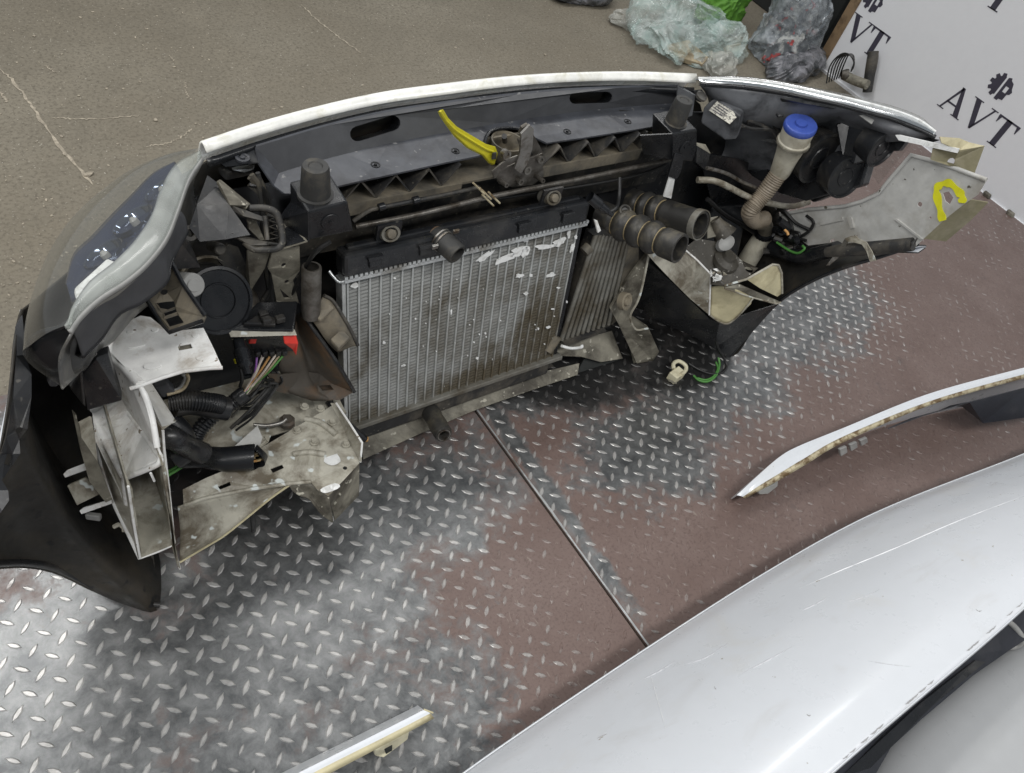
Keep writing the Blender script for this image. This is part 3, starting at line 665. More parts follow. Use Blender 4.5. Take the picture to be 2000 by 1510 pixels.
# truss beam
YB = 0.148
def zt(px): return P(*px, Y=YB)
beam = abox('beam_back', -0.33, 0.60, YB+0.06, YB+0.066, 0.575, 0.648, 'tan_dust_plastic', nose); beam['label'] = 'dusty plastic truss beam under the shelf'
abox('beam_floor', -0.33, 0.60, YB-0.004, YB+0.06, 0.598, 0.603, 'tan_dust_plastic', beam)
abox('beam_lip', -0.33, -0.02, YB-0.008, YB-0.004, 0.576, 0.604, 'tan_dust_plastic', beam)
abox('beam_lip', 0.13, 0.47, YB-0.008, YB-0.004, 0.580, 0.607, 'tan_dust_plastic', beam)
def rib(x0, z0, x1, z1):
    d = Vector((x1-x0,0,z1-z0)); n = Vector((-d.z,0,d.x)).normalized()*0.0016
    obox('rib', ((x0+x1)/2, YB+0.028, (z0+z1)/2), d/2, n, (0,0.031,0), 'dusty_black', beam)
def truss(x0, x1, k):
    w_ = (x1-x0)/k
    for i in range(k):
        rib(x0+i*w_, 0.648, x0+(i+0.5)*w_, 0.603); rib(x0+(i+0.5)*w_, 0.603, x0+(i+1)*w_, 0.648)
    for i in range(k+1): obox('rib', (x0+i*w_, YB+0.04, 0.626), (0.0015,0,0), (0,0.02,0), (0,0,0.022), 'dusty_black', beam)
truss(-0.315, -0.03, 4); truss(0.14, 0.45, 4)
abox('beam_web', -0.33, -0.325, YB, YB+0.06, 0.575, 0.648, 'dusty_black', beam); abox('beam_web', 0.47, 0.475, YB, YB+0.06, 0.575, 0.648, 'dusty_black', beam)
# lower black cross panel behind the rods
abox('cross_panel', -0.36, 0.62, YB+0.03, YB+0.036, 0.46, 0.575, 'dusty_black', nose)
# cable and rod under the beam
cables('release_cable', PL([(690,432),(720,412),(745,405),(860,382),(935,366)], Y=YB-0.02), 0.0042, 'dusty_black', nose)
for x, y in ((745,404),(812,391)): lathe('cable_clip', P(x,y,Y=YB-0.024), (1,0,0.1), [(-0.006,0),(-0.006,0.0075),(0.006,0.0075),(0.006,0)], 'clean_black', nose, 12)
tube('support_rod', PL([(694,443),(820,418),(960,384),(1120,352),(1290,316),(1345,300)], Y=YB-0.025), 0.0055, 'dull_steel', nose, 10, 30)
for k, (x, y) in enumerate(((932,365),(945,375),(950,388),(962,383))): tube('rod_clip', [P(x-8,y-8,Y=YB-0.03), P(x+14,y+14,Y=YB-0.034)], 0.0022, 'rust_edge', nose, 6)
cables('loom', PL([(940,392),(1080,372),(1200,352),(1260,338),(1300,322)], Y=YB-0.012), 0.004, 'wire_black', nose)
# --- bonnet catch
ly = YB-0.012
slab('catch_plate', PL([(965,338),(1010,318),(1060,300),(1062,345),(1040,362),(1000,366),(975,360)], Y=ly), 0.004, 'dull_steel', nose, bev=0.001)['label'] = 'grimy steel bonnet catch plate'
catch = nose.children[-1]
def stub(px, py, r, l, mat='dull_steel', z=None, nm='pin', par=None):
    p = P(px,py,Y=ly); lathe(nm, p, (0,-1,0.25), [(-0.002,0),(-0.002,r),(l,r),(l,r*0.55),(l-0.003,r*0.5),(l-0.003,0)], mat, par or catch, 14)
stub(1023,328,0.009,0.016); stub(1052,310,0.008,0.010); stub(1046,344,0.005,0.028); stub(975,352,0.005,0.028); stub(1012,352,0.007,0.012); stub(985,300,0.010,0.010,'steel')
slab('hook', PL([(1005,330),(1016,300),(1018,275),(1018,262),(1035,244),(1043,252),(1040,290),(1032,318),(1018,340)], Y=ly-0.012), 0.005, 'steel', catch, bev=0.001)
slab('hook', PL([(1016,262),(1020,250),(1032,243),(1028,258),(1024,268)], Y=ly-0.004), 0.008, 'dull_steel', catch, bev=0.001)
slab('catch_arm', PL([(960,335),(990,312),(1012,304),(1014,314),(992,324),(966,350)], Y=ly-0.008), 0.004, 'dull_steel', catch, bev=0.001)
slab('catch_bracket', PL([(1018,252),(1042,262),(1062,300),(1045,325),(1030,300)], Y=ly+0.01), 0.004, 'dull_steel', catch, bev=0.001)
cup = lathe('catch_cup', P(990,285,Z=0.640), (0,0,1), [(-0.03,0),(-0.03,0.028),(0.012,0.036),(0.012,0.033),(-0.025,0.026),(-0.025,0)], 'tan_dust_plastic', nose, 24)
tube('catch_post', [P(986,276,Z=0.642),P(985,266,Z=0.665)], 0.006, 'dusty_black', catch, 8)
tube('catch_rim', PL([(948,300),(947,276),(959,256),(988,250),(1017,253),(1042,268)], Z=0.658), 0.0035, 'clean_black', shelf, 6, 24)
# yellow release lever
lv = slab('release_lever', PL([(858,216),(866,213),(876,230),(893,247),(918,262),(950,281),(968,286),(973,300),(966,322),(958,318),(945,303),(915,288),(890,265),(874,243),(862,225)], Y=ly+0.012), 0.010, 'yellow_plastic', nose, bev=0.0015, dirn=(0.1,0.7,-0.7))
lv['label'] = 'bright yellow bonnet release lever'
tube('lever_edge', PL([(860,217),(872,236),(890,254),(916,271),(948,290),(964,296)], Y=ly+0.010), 0.0025, 'yellow_plastic', lv, 6, 24)
slab('lever_socket', PL([(962,300),(970,298),(969,311),(961,312)], Y=ly+0.005), 0.002, 'dusty_black', lv)
# --- rubber stops on boxes
def stop_box(face, top_back, cyl, nm, rad):
    a, b, c, d = face           # front face: top left, top right, bottom right, bottom left
    nb = Vector((0,0.075,0.004))
    V = [a,b,c,d,a+nb,b+nb,c+nb,d+nb]
    o = mk('stop_box', V, [(0,1,2,3),(4,7,6,5),(0,4,5,1),(1,5,6,2),(2,6,7,3),(3,7,4,0)], 'clean_black', nose)
    md = o.modifiers.new('bevel','BEVEL'); md.width = 0.004; md.segments = 2
    bmm = bmesh.new(); bmm.from_mesh(o.data); bmesh.ops.recalc_face_normals(bmm, faces=bmm.faces); bmm.to_mesh(o.data); bmm.free()
    base = (a+b)/2 + Vector((cyl[0],0.036,-0.004))
    s = lathe('rubber_stop', base, (cyl[1],cyl[2],1), [(0,rad*1.25),(0.006,rad*1.25),(0.007,rad*1.04),(0.030,rad),(0.055,rad*0.93),(0.060,rad*0.85),(0.060,rad*0.5),(0.058,rad*0.42),(0.058,0)], 'rubber', o, 28)
    lathe('box_dimple', (a+b+c+d)/4+Vector((0.0,-0.001,0)), (0,-1,0), [(0,0.016),(0.001,0.015),(0.001,0.003),(0.003,0.003),(0.003,0)], 'clean_black', o, 18)
    o['label'] = nm; return o
YT = 0.045
fL = [P(601,414,Y=YT),P(680,394,Y=YT),P(691,452,Y=YT),P(602,470,Y=YT)]
sb1 = stop_box(fL, None, (-0.006,-0.05,0.0), 'black stop box with rubber stop on the left', 0.024)
fR = [P(1313,262,Y=YT+0.02),P(1362,253,Y=YT+0.02),P(1362,318,Y=YT+0.02),P(1310,312,Y=YT+0.02)]
sb2 = stop_box(fR, None, (0.0,-0.02,0.0), 'black stop box with rubber stop on the right', 0.022)
slab('box_wing', [P(601,414,Y=YT),P(602,470,Y=YT),P(550,482,Y=YT+0.01),P(541,430,Y=YT+0.09),P(572,388,Y=YT+0.07)], 0.003, 'clean_black', sb1)
slab('box_tray', [P(600,470,Y=YT),P(553,484,Y=YT+0.01),P(540,440,Y=YT+0.07),P(562,424,Y=YT+0.08)], 0.003, 'rail_dirty', sb1, holes=[GY(3,[(725,980,YT+0.05),(775,975,YT+0.05),(780,995,YT+0.04),(730,1000,YT+0.04)]), circ(G(3,765,1035,Y=YT+0.03),0.004,8,ax1=(1,0,0),ax2=(0,0.6,0.6))])
slab('box_wing', [P(1250,265,Y=YT+0.06),P(1313,262,Y=YT+0.02),P(1310,312,Y=YT+0.02),P(1256,300,Y=YT+0.06)], 0.003, 'clean_black', sb2)
slab('box_shelf', [P(1362,285,Y=YT+0.02),P(1388,300,Y=YT+0.02),P(1380,335,Y=YT+0.01),P(1360,318,Y=YT+0.01)], 0.02, 'clean_black', sb2, bev=0.002)
slab('box_shelf', [P(1358,278,Y=YT+0.03),P(1378,282,Y=YT+0.04),P(1388,300,Y=YT+0.02),P(1362,294,Y=YT+0.02)], 0.003, 'rail_dirty', sb2)
slab('box_strap', PL([(1318,300),(1336,305),(1330,336),(1322,350),(1305,345),(1312,322)], Y=YT-0.005), 0.004, 'clean_black', sb2)
slab('box_bracket', PL([(1308,345),(1318,350),(1311,388),(1296,384)], Y=YT-0.002), 0.003, 'rail_white', sb2)
# corner of the upper beam with its clip, left of the grille panel
slab('beam_corner', [P(414,305,Z=0.70),P(500,289,Z=0.70),P(507,318,Z=0.69),P(440,326,Z=0.685)], 0.004, 'clean_black', nose)
lathe('corner_clip', P(474,311,Z=0.695), (0,0,1), [(0,0.012),(0.004,0.012),(0.004,0.008),(0.002,0.007),(0.002,0.004),(0.005,0.004),(0.005,0)], 'blue_grey_plastic', nose, 16)
slab('corner_edge', [P(455,332,Z=0.675),P(497,323,Z=0.68),P(497,330,Z=0.67),P(478,337,Z=0.668)], 0.006, 'chrome', nose)
slab('beam_corner_lower', [P(412,322,Z=0.66),P(450,336,Z=0.665),P(496,330,Z=0.66),P(495,342,Z=0.65),P(440,354,Z=0.645)], 0.012, 'dusty_black', nose, bev=0.003)
# --- radiator
RO, RU, RN = Vector((0,0,0.1)), Vector((0,0.211,0.9775)), Vector((0,-0.9775,0.211))
def RQ(u, v, w_=0.0): return RO + Vector((u,0,0)) + RU*v + RN*w_
def PRn(x, y, w_=0.0):
    v = FW + RI*((x-1000)/F_PX) + DN*((y-755)/F_PX)
    t = (RO+RN*w_-CAM).dot(RN)/v.dot(RN); return CAM+v*t
def G5R(x, y, w_=0.0): return PRn(600+x/2.857, 380+y/2.857, w_)
RW, RH = 0.292, 0.384
rad = obox('radiator', RQ(0,RH/2,-0.016), (RW,0,0), RU*(RH/2), RN*0.013, 'fin_grey', nose); rad['label'] = 'grimy aluminium radiator with white paint splashes'
NT = 25
tube_me = None
for i in range(NT):
    u = -RW+0.006 + (2*RW-0.012)*i/(NT-1)
    if tube_me is None:
        o = obox('cooling_tube', RQ(u,RH/2,-0.001), (0.0018,0,0), RU*(RH/2), RN*0.003, 'alu_tube', rad); tube_me = o
    else:
        c = tube_me.copy(); COL.objects.link(c); c.parent = rad; c.matrix_parent_inverse = tube_me.matrix_parent_inverse; c.location = (u+RW-0.006,0,0)
# fin packs: folded strips between the tubes, one mesh each
fin_me = None
pitch_t = (2*RW-0.012)/(NT-1)
V, Fs = [], []
kf = 90
u0 = -RW+0.006+0.0022
for j in range(kf+1):
    v = RH*j/kf; dw = -0.0025 if j % 2 else -0.001
    V += [RQ(u0, v, dw), RQ(u0+pitch_t-0.0044, v+0.001, dw)]
for j in range(kf): Fs.append((2*j,2*j+1,2*j+3,2*j+2))
fin0 = mk('fin_strip', V, Fs, 'fin_grey', rad)
for i in range(1, NT-1):
    c = fin0.copy(); COL.objects.link(c); c.parent = rad; c.matrix_parent_inverse = fin0.matrix_parent_inverse; c.location = (pitch_t*i,0,0)
# tank, crimp bar with teeth, bottom bar
tk = obox('top_tank', RQ(0.002,RH+0.034,-0.008), (RW+0.008,0,0), RU*0.026, RN*0.021, 'clean_black', rad, 0.008)
obox('tank_rib', RQ(0.0,RH+0.060,-0.012), (RW-0.01,0,0), RU*0.006, RN*0.008, 'black_plastic', tk, 0.003)
bm = bmesh.new()
def addbox(bm, c, a, b, d):
    vs = [bm.verts.new(c+a*i+b*j+d*k) for i in (-1,1) for j in (-1,1) for k in (-1,1)]
    for f in ((0,1,3,2),(4,6,7,5),(0,4,5,1),(2,3,7,6),(0,2,6,4),(1,5,7,3)): bm.faces.new([vs[q] for q in f])
addbox(bm, RQ(0.003,RH+0.004,0.002), Vector((RW+0.008,0,0)), RU*0.0035, RN*0.012)
for i in range(58): addbox(bm, RQ(-RW-0.002+i*(2*RW+0.012)/57,RH+0.010,0.011), Vector((0.0032,0,0)), RU*0.0035, RN*0.003)
bmesh.ops.recalc_face_normals(bm, faces=bm.faces)
from_bm('crimp_bar', bm, 'alu', rad)
tube('crimp_end', [RQ(-RW-0.002,RH+0.004,0.010),RQ(-RW-0.014,RH+0.002,0.006),RQ(-RW-0.022,RH+0.012,-0.002),RQ(-RW-0.026,RH+0.02,-0.01)], 0.003, 'alu', rad, 8, 12)
obox('side_plate', RQ(-RW-0.004,RH/2,-0.008), (0.004,0,0), RU*(RH/2), RN*0.014, 'alu_tube', rad, 0.001)
obox('side_plate', RQ(RW+0.007,RH/2-0.01,-0.016), (0.007,0,0), RU*(RH/2+0.02), RN*0.012, 'clean_black', rad, 0.001)
obox('bottom_bar', RQ(0.01,-0.006,-0.002), (RW+0.012,0,0), RU*0.006, RN*0.014, 'dusty_alu', rad, 0.002)
obox('bottom_tank', RQ(0,-0.034,-0.012), (RW-0.01,0,0), RU*0.022, RN*0.014, 'dusty_black', rad, 0.006)
for u in (-0.235,-0.125,0.115,0.235):
    obox('tank_clip', RQ(u,RH+0.032,0.0145), (0.013,0,0), RU*0.008, RN*0.004, 'clean_black', tk, 0.002); obox('tank_clip_top', RQ(u,RH+0.044,0.0165), (0.016,0,0), RU*0.004, RN*0.005, 'clean_black', tk, 0.001)
# rubber mounts above the tank
for px, py in ((762,456),(1080,386)):
    p = PRn(px,py,0.002); mt = lathe('radiator_mount', p, (0.0,-0.85,0.5), [(-0.03,0.016),(0.004,0.016),(0.004,0.012),(-0.002,0.011),(-0.002,0.007),(0.006,0.006),(0.006,0)], 'dusty_alu', nose, 20, 1.25, (1,0,0))
    lathe('mount_bush', p+Vector((0,-0.002,0.001)), (0.0,-0.85,0.5), [(-0.02,0.009),(0.007,0.009),(0.008,0.006),(0.008,0)], 'tan_dust_plastic', mt, 16)
    slab('mount_bracket', [p+RN*-0.004+Vector((-0.026,0,-0.03)),p+RN*-0.004+Vector((0.026,0,-0.03)),p+RN*-0.004+Vector((0.026,0,0.02)),p+RN*-0.004+Vector((-0.026,0,0.02))], 0.006, 'black_plastic', mt)
# white paint splashes
def splash(cx, cy, rx, ry, ang, n=14, rag=0.35):
    pts = []
    for i in range(n):
        a = 2*math.pi*i/n; k = 1+random.uniform(-rag,rag)
        dx, dy = rx*k*math.cos(a), ry*k*math.sin(a)
        pts.append(G5R(cx+dx*math.cos(ang)-dy*math.sin(ang), cy+dx*math.sin(ang)+dy*math.cos(ang), 0.0036))
    slab('paint_splash', pts, 0.002, 'splash_white', rad)
for a in [(992,348,52,14,-0.6),(1110,360,62,15,-0.42),(1190,318,60,20,-0.35),(1215,322,30,24,-0.9),(1330,292,60,11,-0.12),(1405,270,40,18,-0.5),(1480,300,9,34,0.4),(1462,215,10,26,0.2),(1500,238,8,10,0),(1222,258,12,9,0),
          (1188,455,20,10,-0.1),(1250,452,9,8,0),(1362,452,22,11,-0.4),(1222,553,13,8,-0.4),(1403,522,9,4,0),(265,508,19,15,0),(430,828,9,7,0),(805,655,4,14,0.1),(950,915,7,6,0),(995,776,5,5,0),(1345,742,12,5,-0.3),(1290,750,5,7,0),(540,955,12,4,-0.3),(1450,600,4,6,0),(490,468,6,4,0),(932,826,5,4,0),(1370,640,10,4,0)]: splash(*a)
for k in range(26): splash(random.uniform(430,1400), random.uniform(470,960), random.uniform(2,4), random.uniform(2,4), 0, 7)
# upper hose stub with its clamp
c0, c1 = PRn(855,462,0.0), PRn(893,497,0.052)
ax = (c1-c0).normalized()
hs_ = lathe('radiator_hose', c0-ax*0.03, ax, [(0.018,0.014),(0.02,0.017),(0.035,0.020),(0.04,0.023),(0.05,0.0225),(0.085,0.0225),(0.088,0.0205),(0.088,0.0165),(0.05,0.016),(0.05,0)], 'rubber', nose, 24); hs_['label'] = 'black hose stub on the radiator top tank'
lathe('neck_dirt', c0-ax*0.012, ax, [(0,0.017),(0.014,0.0175),(0.018,0.021),(0.022,0.021)], 'brown_plastic', hs_, 20)
for d in (0.038,0.046): lathe('hose_clamp', c0-ax*0.03+ax*d, ax, [(-0.0016,0.0230),(-0.0016,0.0245),(0.0016,0.0245),(0.0016,0.0230)], 'steel', hs_, 24)
for px, py in ((891,452),(850,482)): obox('clamp_ear', PRn(px,py,0.03), (0.007,0,0), (0,0.002,0.001), (0,0,0.004), 'steel', hs_, 0.001)
# lower hose stub
c0, c1 = G(5,690,1215,Y=-0.015), G(5,750,1320,Y=-0.085); ax = (c1-c0).normalized()
ho = lathe('radiator_hose', c0-ax*0.02, ax, [(0,0.020),(0.03,0.023),(0.05,0.021),(0.07,0.0225),(0.105,0.0215),(0.11,0.019),(0.11,0.0155),(0.07,0.015),(0.07,0)], 'hose_rubber', nose, 24); ho['label'] = 'short dusty hose stub under the radiator'
lathe('hose_end', c0+ax*0.072, ax, [(0,0.0155),(0.0195,0.0158),(0.0195,0.0135),(0,0.013)], 'steel', ho, 20)
# lower crossmember and tray
slab('lower_tray', GZ(5, [(300,1345,0.03),(620,1230,0.03),(950,1120,0.03),(1330,985,0.03),(1520,940,0.03),(1510,1005,0.018),(1200,1110,0.016),(945,1200,0.016),(640,1330,0.014),(312,1478,0.014)]), 0.004, 'rail_dirty', nose, bev=0.001)['label'] = 'dirty sheet metal tray under the radiator'
slab('lower_beam', GZ(5, [(285,1305,0.075),(620,1190,0.075),(1000,1050,0.075),(1350,920,0.075),(1375,960,0.04),(1000,1105,0.04),(620,1235,0.04),(305,1350,0.04)]), 0.03, 'dusty_black', nose)
slab('tray_end', GZ(5, [(1400,830,0.07),(1530,800,0.09),(1630,780,0.09),(1700,760,0.09),(1760,915,0.02),(1640,935,0.03),(1530,905,0.05),(1390,900,0.06)]), 0.008, 'rail_dirty', nose)
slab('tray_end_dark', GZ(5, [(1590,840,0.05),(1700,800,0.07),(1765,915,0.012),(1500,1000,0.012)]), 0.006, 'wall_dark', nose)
tube('tray_clip', [G5R(1420,845,0.02),G5R(1470,858,0.024),G5R(1530,852,0.024),G5R(1532,838,0.02)], 0.004, 'splash_white', nose, 8, 12)
# --- oil cooler right of the radiator
cool = slab('cooler', [G5R(1600,220,-0.012),G5R(1800,240,-0.012),G5R(1690,735,-0.012),G5R(1400,810,-0.012)], 0.03, 'dusty_black', nose); cool['label'] = 'narrow ribbed aluminium cooler beside the radiator'
for i in range(10):
    k = i/9
    a = G5R(1612+k*175, 222+k*38-12*math.sin(k*3.1), 0.0); b = G5R(1418+k*262, 812-k*88, 0.0)
    tube('cooler_rib', [a,b], 0.0062, 'dusty_alu', cool, 8)
slab('cooler_header', [G5R(1425,820,0.006),G5R(1660,745,0.006),G5R(1670,765,0.004),G5R(1440,845,0.004)], 0.02, 'dusty_black', cool)
slab('cooler_top', [G5R(1595,225,0.004),G5R(1650,195,0.004),G5R(1760,215,0.004),G5R(1800,250,0.004),G5R(1740,250,0.004),G5R(1640,232,0.004)], 0.02, 'dusty_black', cool)
for a, b in (((1545,320),(1575,290)),((1340,870),(1395,790))): tube('cooler_bush', [G5R(*a,-0.004),G5R(*b,-0.004)], 0.014, 'tan_dust_plastic', cool, 12)
slab('cooler_side', [G5R(1800,250,0.0),G5R(1850,300,0.0),G5R(1850,480,0.0),G5R(1790,640,0.0),G5R(1700,730,0.0)], 0.02, 'tan_dust_plastic', cool)
# bracket on the far side of the cooler
br = slab('duct_bracket', [G(5,1895,335,Y=0.03),G(5,1915,350,Y=0.02),G(5,1870,520,Y=0.0),G(5,1845,600,Y=-0.01),G(5,1805,680,Y=-0.02),G(5,1835,750,Y=-0.03),G(5,1905,745,Y=-0.05),G(5,1965,880,Y=-0.07),G(5,1930,930,Y=-0.07),G(5,1840,945,Y=-0.06),G(5,1740,730,Y=-0.01),G(5,1690,640,Y=0.0),G(5,1740,560,Y=0.02),G(5,1790,470,Y=0.03)], 0.012, 'rail_dirty', nose, bev=0.002)
br['label'] = 'dusty bracket standing beside the cooler'
lathe('bracket_eye', G(5,1775,597,Y=-0.012), (0.2,-0.8,0.5), [(-0.01,0.024),(0.006,0.023),(0.008,0.018),(0.003,0.012),(0.009,0.009),(0.009,0)], 'tan_dust_plastic', br, 20)
slab('bracket_foot', [G(5,1835,925,Z=0.02),G(5,1930,910,Z=0.02),G(5,1965,880,Z=0.02),G(5,1900,760,Z=0.03),G(5,1800,790,Z=0.03)], 0.018, 'rail_dirty', br, bev=0.002)
tube('bracket_edge', [G(5,1905,340,Y=0.022),G(5,1868,520,Y=-0.008),G(5,1842,600,Y=-0.018),G(5,1803,680,Y=-0.028),G(5,1833,752,Y=-0.038),G(5,1903,747,Y=-0.058)], 0.003, 'rail_beige', br, 6, 30)

# --- left headlight
zc = [0.742,0.748,0.755,0.760,0.765,0.770,0.775,0.780,0.785]
ro = [G(1,a,b,Z=z) for (a,b),z in zip([(1310,150),(1150,240),(1050,410),(1000,560),(900,720),(770,860),(600,1000),(480,1160),(440,1290)], zc)]
ri = [G(1,a,b,Z=z-0.004) for (a,b),z in zip([(1325,190),(1235,330),(1160,540),(1085,720),(960,880),(820,1000),(650,1110),(520,1230),(455,1320)], zc)]
sil = PZ([(382,298,0.72),(330,322,0.71),(262,352,0.70),(200,400,0.69),(148,450,0.685),(105,512,0.69),(75,578,0.70),(52,640,0.715),(44,690,0.73)])
low = [p+d for p, d in zip(sil, [Vector((0.01,-0.01,-0.10)),Vector((0.03,-0.02,-0.14)),Vector((0.04,-0.03,-0.16)),Vector((0.05,-0.04,-0.17)),Vector((0.05,-0.03,-0.17)),Vector((0.05,-0.02,-0.16)),Vector((0.045,0.0,-0.14)),Vector((0.04,0.0,-0.11)),Vector((0.03,0,-0.08))])]
def bulge(a, b, k, up): return [p.lerp(q,k)+Vector((-0.012*math.sin(math.pi*i/8),0.012*math.sin(math.pi*i/8),up*math.sin(math.pi*(i+0.6)/9.2))) for i,(p,q) in enumerate(zip(a,b))]
hl = loft('headlight', [[p+Vector((0,0,-0.012)) for p in ri], [p.lerp(q,0.18)+Vector((-0.012,0.02,-0.05)) for p,q in zip(ri,low)], [p.lerp(q,0.55)+Vector((-0.01,0.015,-0.055)) for p,q in zip(ri,low)], low], ['lamp_interior','clean_black'], nose, n=30, m=10, th=0.003); hl['label'] = 'left headlight with hazy clear lens'
loft('lens', [ro, bulge(ro,sil,0.4,0.030), bulge(ro,sil,0.78,0.022), sil, [p.lerp(q,0.5)+Vector((-0.008,0.008,0)) for p,q in zip(sil,low)], low], 'clear_lens', hl, n=40, m=26)
loft('lens_rim', [[p+Vector((0,0,0.001)) for p in ro], [p.lerp(q,0.5)+Vector((0,0,0.005)) for p,q in zip(ro,ri)], ri], 'lens_edge', hl, n=40, m=7, th=0.004)
loft('lens_rim_wall', [ri, [p+Vector((0.002,-0.002,-0.006)) for p in ri]], 'gasket', hl, n=40, th=0.003)
# reflector, bezel and indicator seen through the lens
bz = [p.lerp(q,0.30)+Vector((0,0,-0.03)) for p,q in zip(ro,sil)]; bz2 = [p.lerp(q,0.60)+Vector((0,0,-0.065)) for p,q in zip(ro,sil)]
bo = GZ(1,[(1150,225,0.715),(1010,300,0.71),(860,450,0.70),(730,580,0.695),(600,720,0.69),(490,830,0.70),(440,1020,0.72)])
bi = [p+Vector((0,0,-0.008)) for p in ro[1:8]]
loft('bezel', [bi, [p.lerp(q,0.5)+Vector((0.0,0.0,-0.012)) for p,q in zip(bi,bo)], bo, [p+Vector((0.015,-0.01,-0.05)) for p in bo]], 'lamp_navy', hl, n=24, m=10, th=0.002)
for px, py, rr in ((318,372,0.026),(262,432,0.030),(205,498,0.028)):
    c = P(px,py,Z=0.728); lathe('reflector', c, (-0.45,0.35,0.8), [(-0.02,0),(-0.016,rr*0.5),(-0.004,rr*0.9),(0.003,rr),(0.004,rr*1.08),(-0.002,rr*1.1)], 'lamp_chrome', hl, 28)
    lathe('bulb', c, (-0.45,0.35,0.8), [(-0.014,0.006),(0.002,0.006),(0.006,0.003),(0.007,0)], 'gasket', hl, 10)
slab('indicator', GZ(1, [(480,1050,0.755),(700,850,0.752),(790,890,0.752),(790,960,0.752),(600,1080,0.755),(520,1180,0.757)]), 0.012, 'splash_white', hl, bev=0.004)
# housing flange under the rim, with bumps, and the outer grey foot of the lamp
flg_o = [G(1,a,b,Z=z) for (a,b),z in zip([(1325,195),(1240,335),(1165,545),(1090,725),(965,885),(825,1005),(655,1115),(525,1235),(470,1315)], [x-0.008 for x in zc])]
flg_i = [G(1,a,b,Z=z) for (a,b),z in zip([(1360,250),(1300,420),(1220,600),(1110,800),(1080,930),(920,1060),(760,1140),(640,1300),(520,1420)], [0.725,0.725,0.725,0.725,0.725,0.73,0.735,0.735,0.73])]
loft('housing_flange', [flg_o[2:], [p.lerp(q,0.5)+Vector((0,0,0.006)) for p,q in zip(flg_o,flg_i)][2:], flg_i[2:], [p+Vector((0.001,-0.001,-0.025)) for p in flg_i][2:]], 'grey_plastic', hl, n=36, m=10, th=0.003)
hb_t = [p+Vector((0.0,0.0,-0.022)) for p in flg_i][2:]
loft('housing_back', [hb_t, [p+Vector((-0.004,0.03,-0.03)) for p in hb_t], [p+Vector((-0.015,0.09,-0.07)) for p in hb_t]], 'clean_black', hl, n=24, m=8, th=0.003)
loft('housing_foot', [GZ(1,[(170,1500,0.68),(190,1420,0.70),(260,1350,0.715),(400,1310,0.73),(470,1330,0.735)]), GZ(1,[(330,1600,0.65),(400,1550,0.66),(440,1480,0.68),(500,1430,0.70),(540,1390,0.71)]), GZ(1,[(480,1620,0.62),(560,1580,0.63),(600,1530,0.64),(640,1440,0.66),(660,1380,0.68)])], 'black_plastic', hl, n=16, m=8, th=0.003)
tube('foot_rim', GZ(1,[(160,1500,0.685),(185,1420,0.705),(255,1345,0.72),(400,1305,0.735),(475,1250,0.75)]), 0.0035, 'clean_black', hl, 6, 20)
slab('foot_box', GZ(2,[(228,360,0.60),(250,335,0.61),(300,325,0.61),(320,350,0.60),(280,395,0.58),(245,395,0.58)]), 0.03, 'grey_plastic', hl, bev=0.003)
slab('foot_block', GZ(2,[(285,260,0.64),(320,205,0.66),(430,200,0.66),(480,240,0.64),(400,300,0.60),(420,500,0.52),(340,400,0.55),(300,330,0.60)]), 0.02, 'black_plastic', hl, bev=0.003)
slab('housing_side', GZ(2,[(470,250,0.58),(530,225,0.58),(600,460,0.50),(430,510,0.48),(400,330,0.55)]), 0.02, 'black_plastic', hl, bev=0.002)
# round bulb cover, tan ring behind, adjuster motor
dc = P(429,588,Z=0.53); dax = (CAM-dc).normalized()*0.75 + Vector((0.25,-0.3,0.0))
cv = lathe('bulb_cover', dc, dax, [(-0.05,0.057),(-0.006,0.059),(-0.002,0.058),(-0.001,0.053),(-0.004,0.051),(-0.004,0.031),(-0.002,0.030),(-0.002,0.028),(-0.005,0.027),(-0.005,0)], 'clean_black', hl, 40)
lathe('cover_ring', dc-Vector(dax).normalized()*0.03+Vector((0.0,0.018,0.010)), dax, [(-0.02,0.052),(0.002,0.054),(0.004,0.050),(-0.01,0.042)], 'rail_beige', hl, 32)
mc = G(1,1265,1030,Z=0.60); ma = (Vector((0.2,-0.75,0.55)))
lathe('adjuster_motor', mc, ma, [(-0.05,0.019),(0.0,0.019),(0.003,0.017),(0.003,0.011),(0.005,0.010),(0.005,0)], 'gasket', hl, 24)
# black bracket plate, arm with slots, clip sleeves
slab('lamp_bracket', [G(1,1360,310,Z=0.70),G(1,1440,370,Z=0.69),G(1,1500,500,Z=0.68),G(1,1640,700,Z=0.65),G(1,1480,730,Z=0.645),G(1,1310,745,Z=0.65),G(1,1240,650,Z=0.67),G(1,1290,500,Z=0.69)], 0.004, 'blue_grey_plastic' if False else 'black_plastic', hl)
slab('bracket_rib', [G(1,1430,350,Z=0.70),G(1,1470,375,Z=0.695),G(1,1620,510,Z=0.67),G(1,1510,505,Z=0.68)], 0.006, 'rail_dirty', hl)
arm_o = GZ(1,[(930,1085,0.66),(1060,740,0.72),(1080,750,0.72),(1110,860,0.70),(1200,1030,0.68),(1345,1240,0.655),(1330,1275,0.65),(1110,1350,0.63),(1070,1300,0.635)])
def sl(pts, z=0.655): return GL(1, pts, Z=z)
arm = slab('mounting_arm', arm_o, 0.006, 'tan_dust_plastic', hl, holes=[circ(G(1,1070,1075,Z=0.66),0.006,10,ax1=(1,0,0),ax2=(0,1,0)), sl([(1020,1150),(1070,1140),(1140,1135),(1150,1170),(1100,1190),(1040,1180)]), sl([(1065,1215),(1150,1185),(1160,1205),(1075,1235)],0.648), sl([(1075,1255),(1165,1225),(1205,1275),(1105,1305)],0.643)])
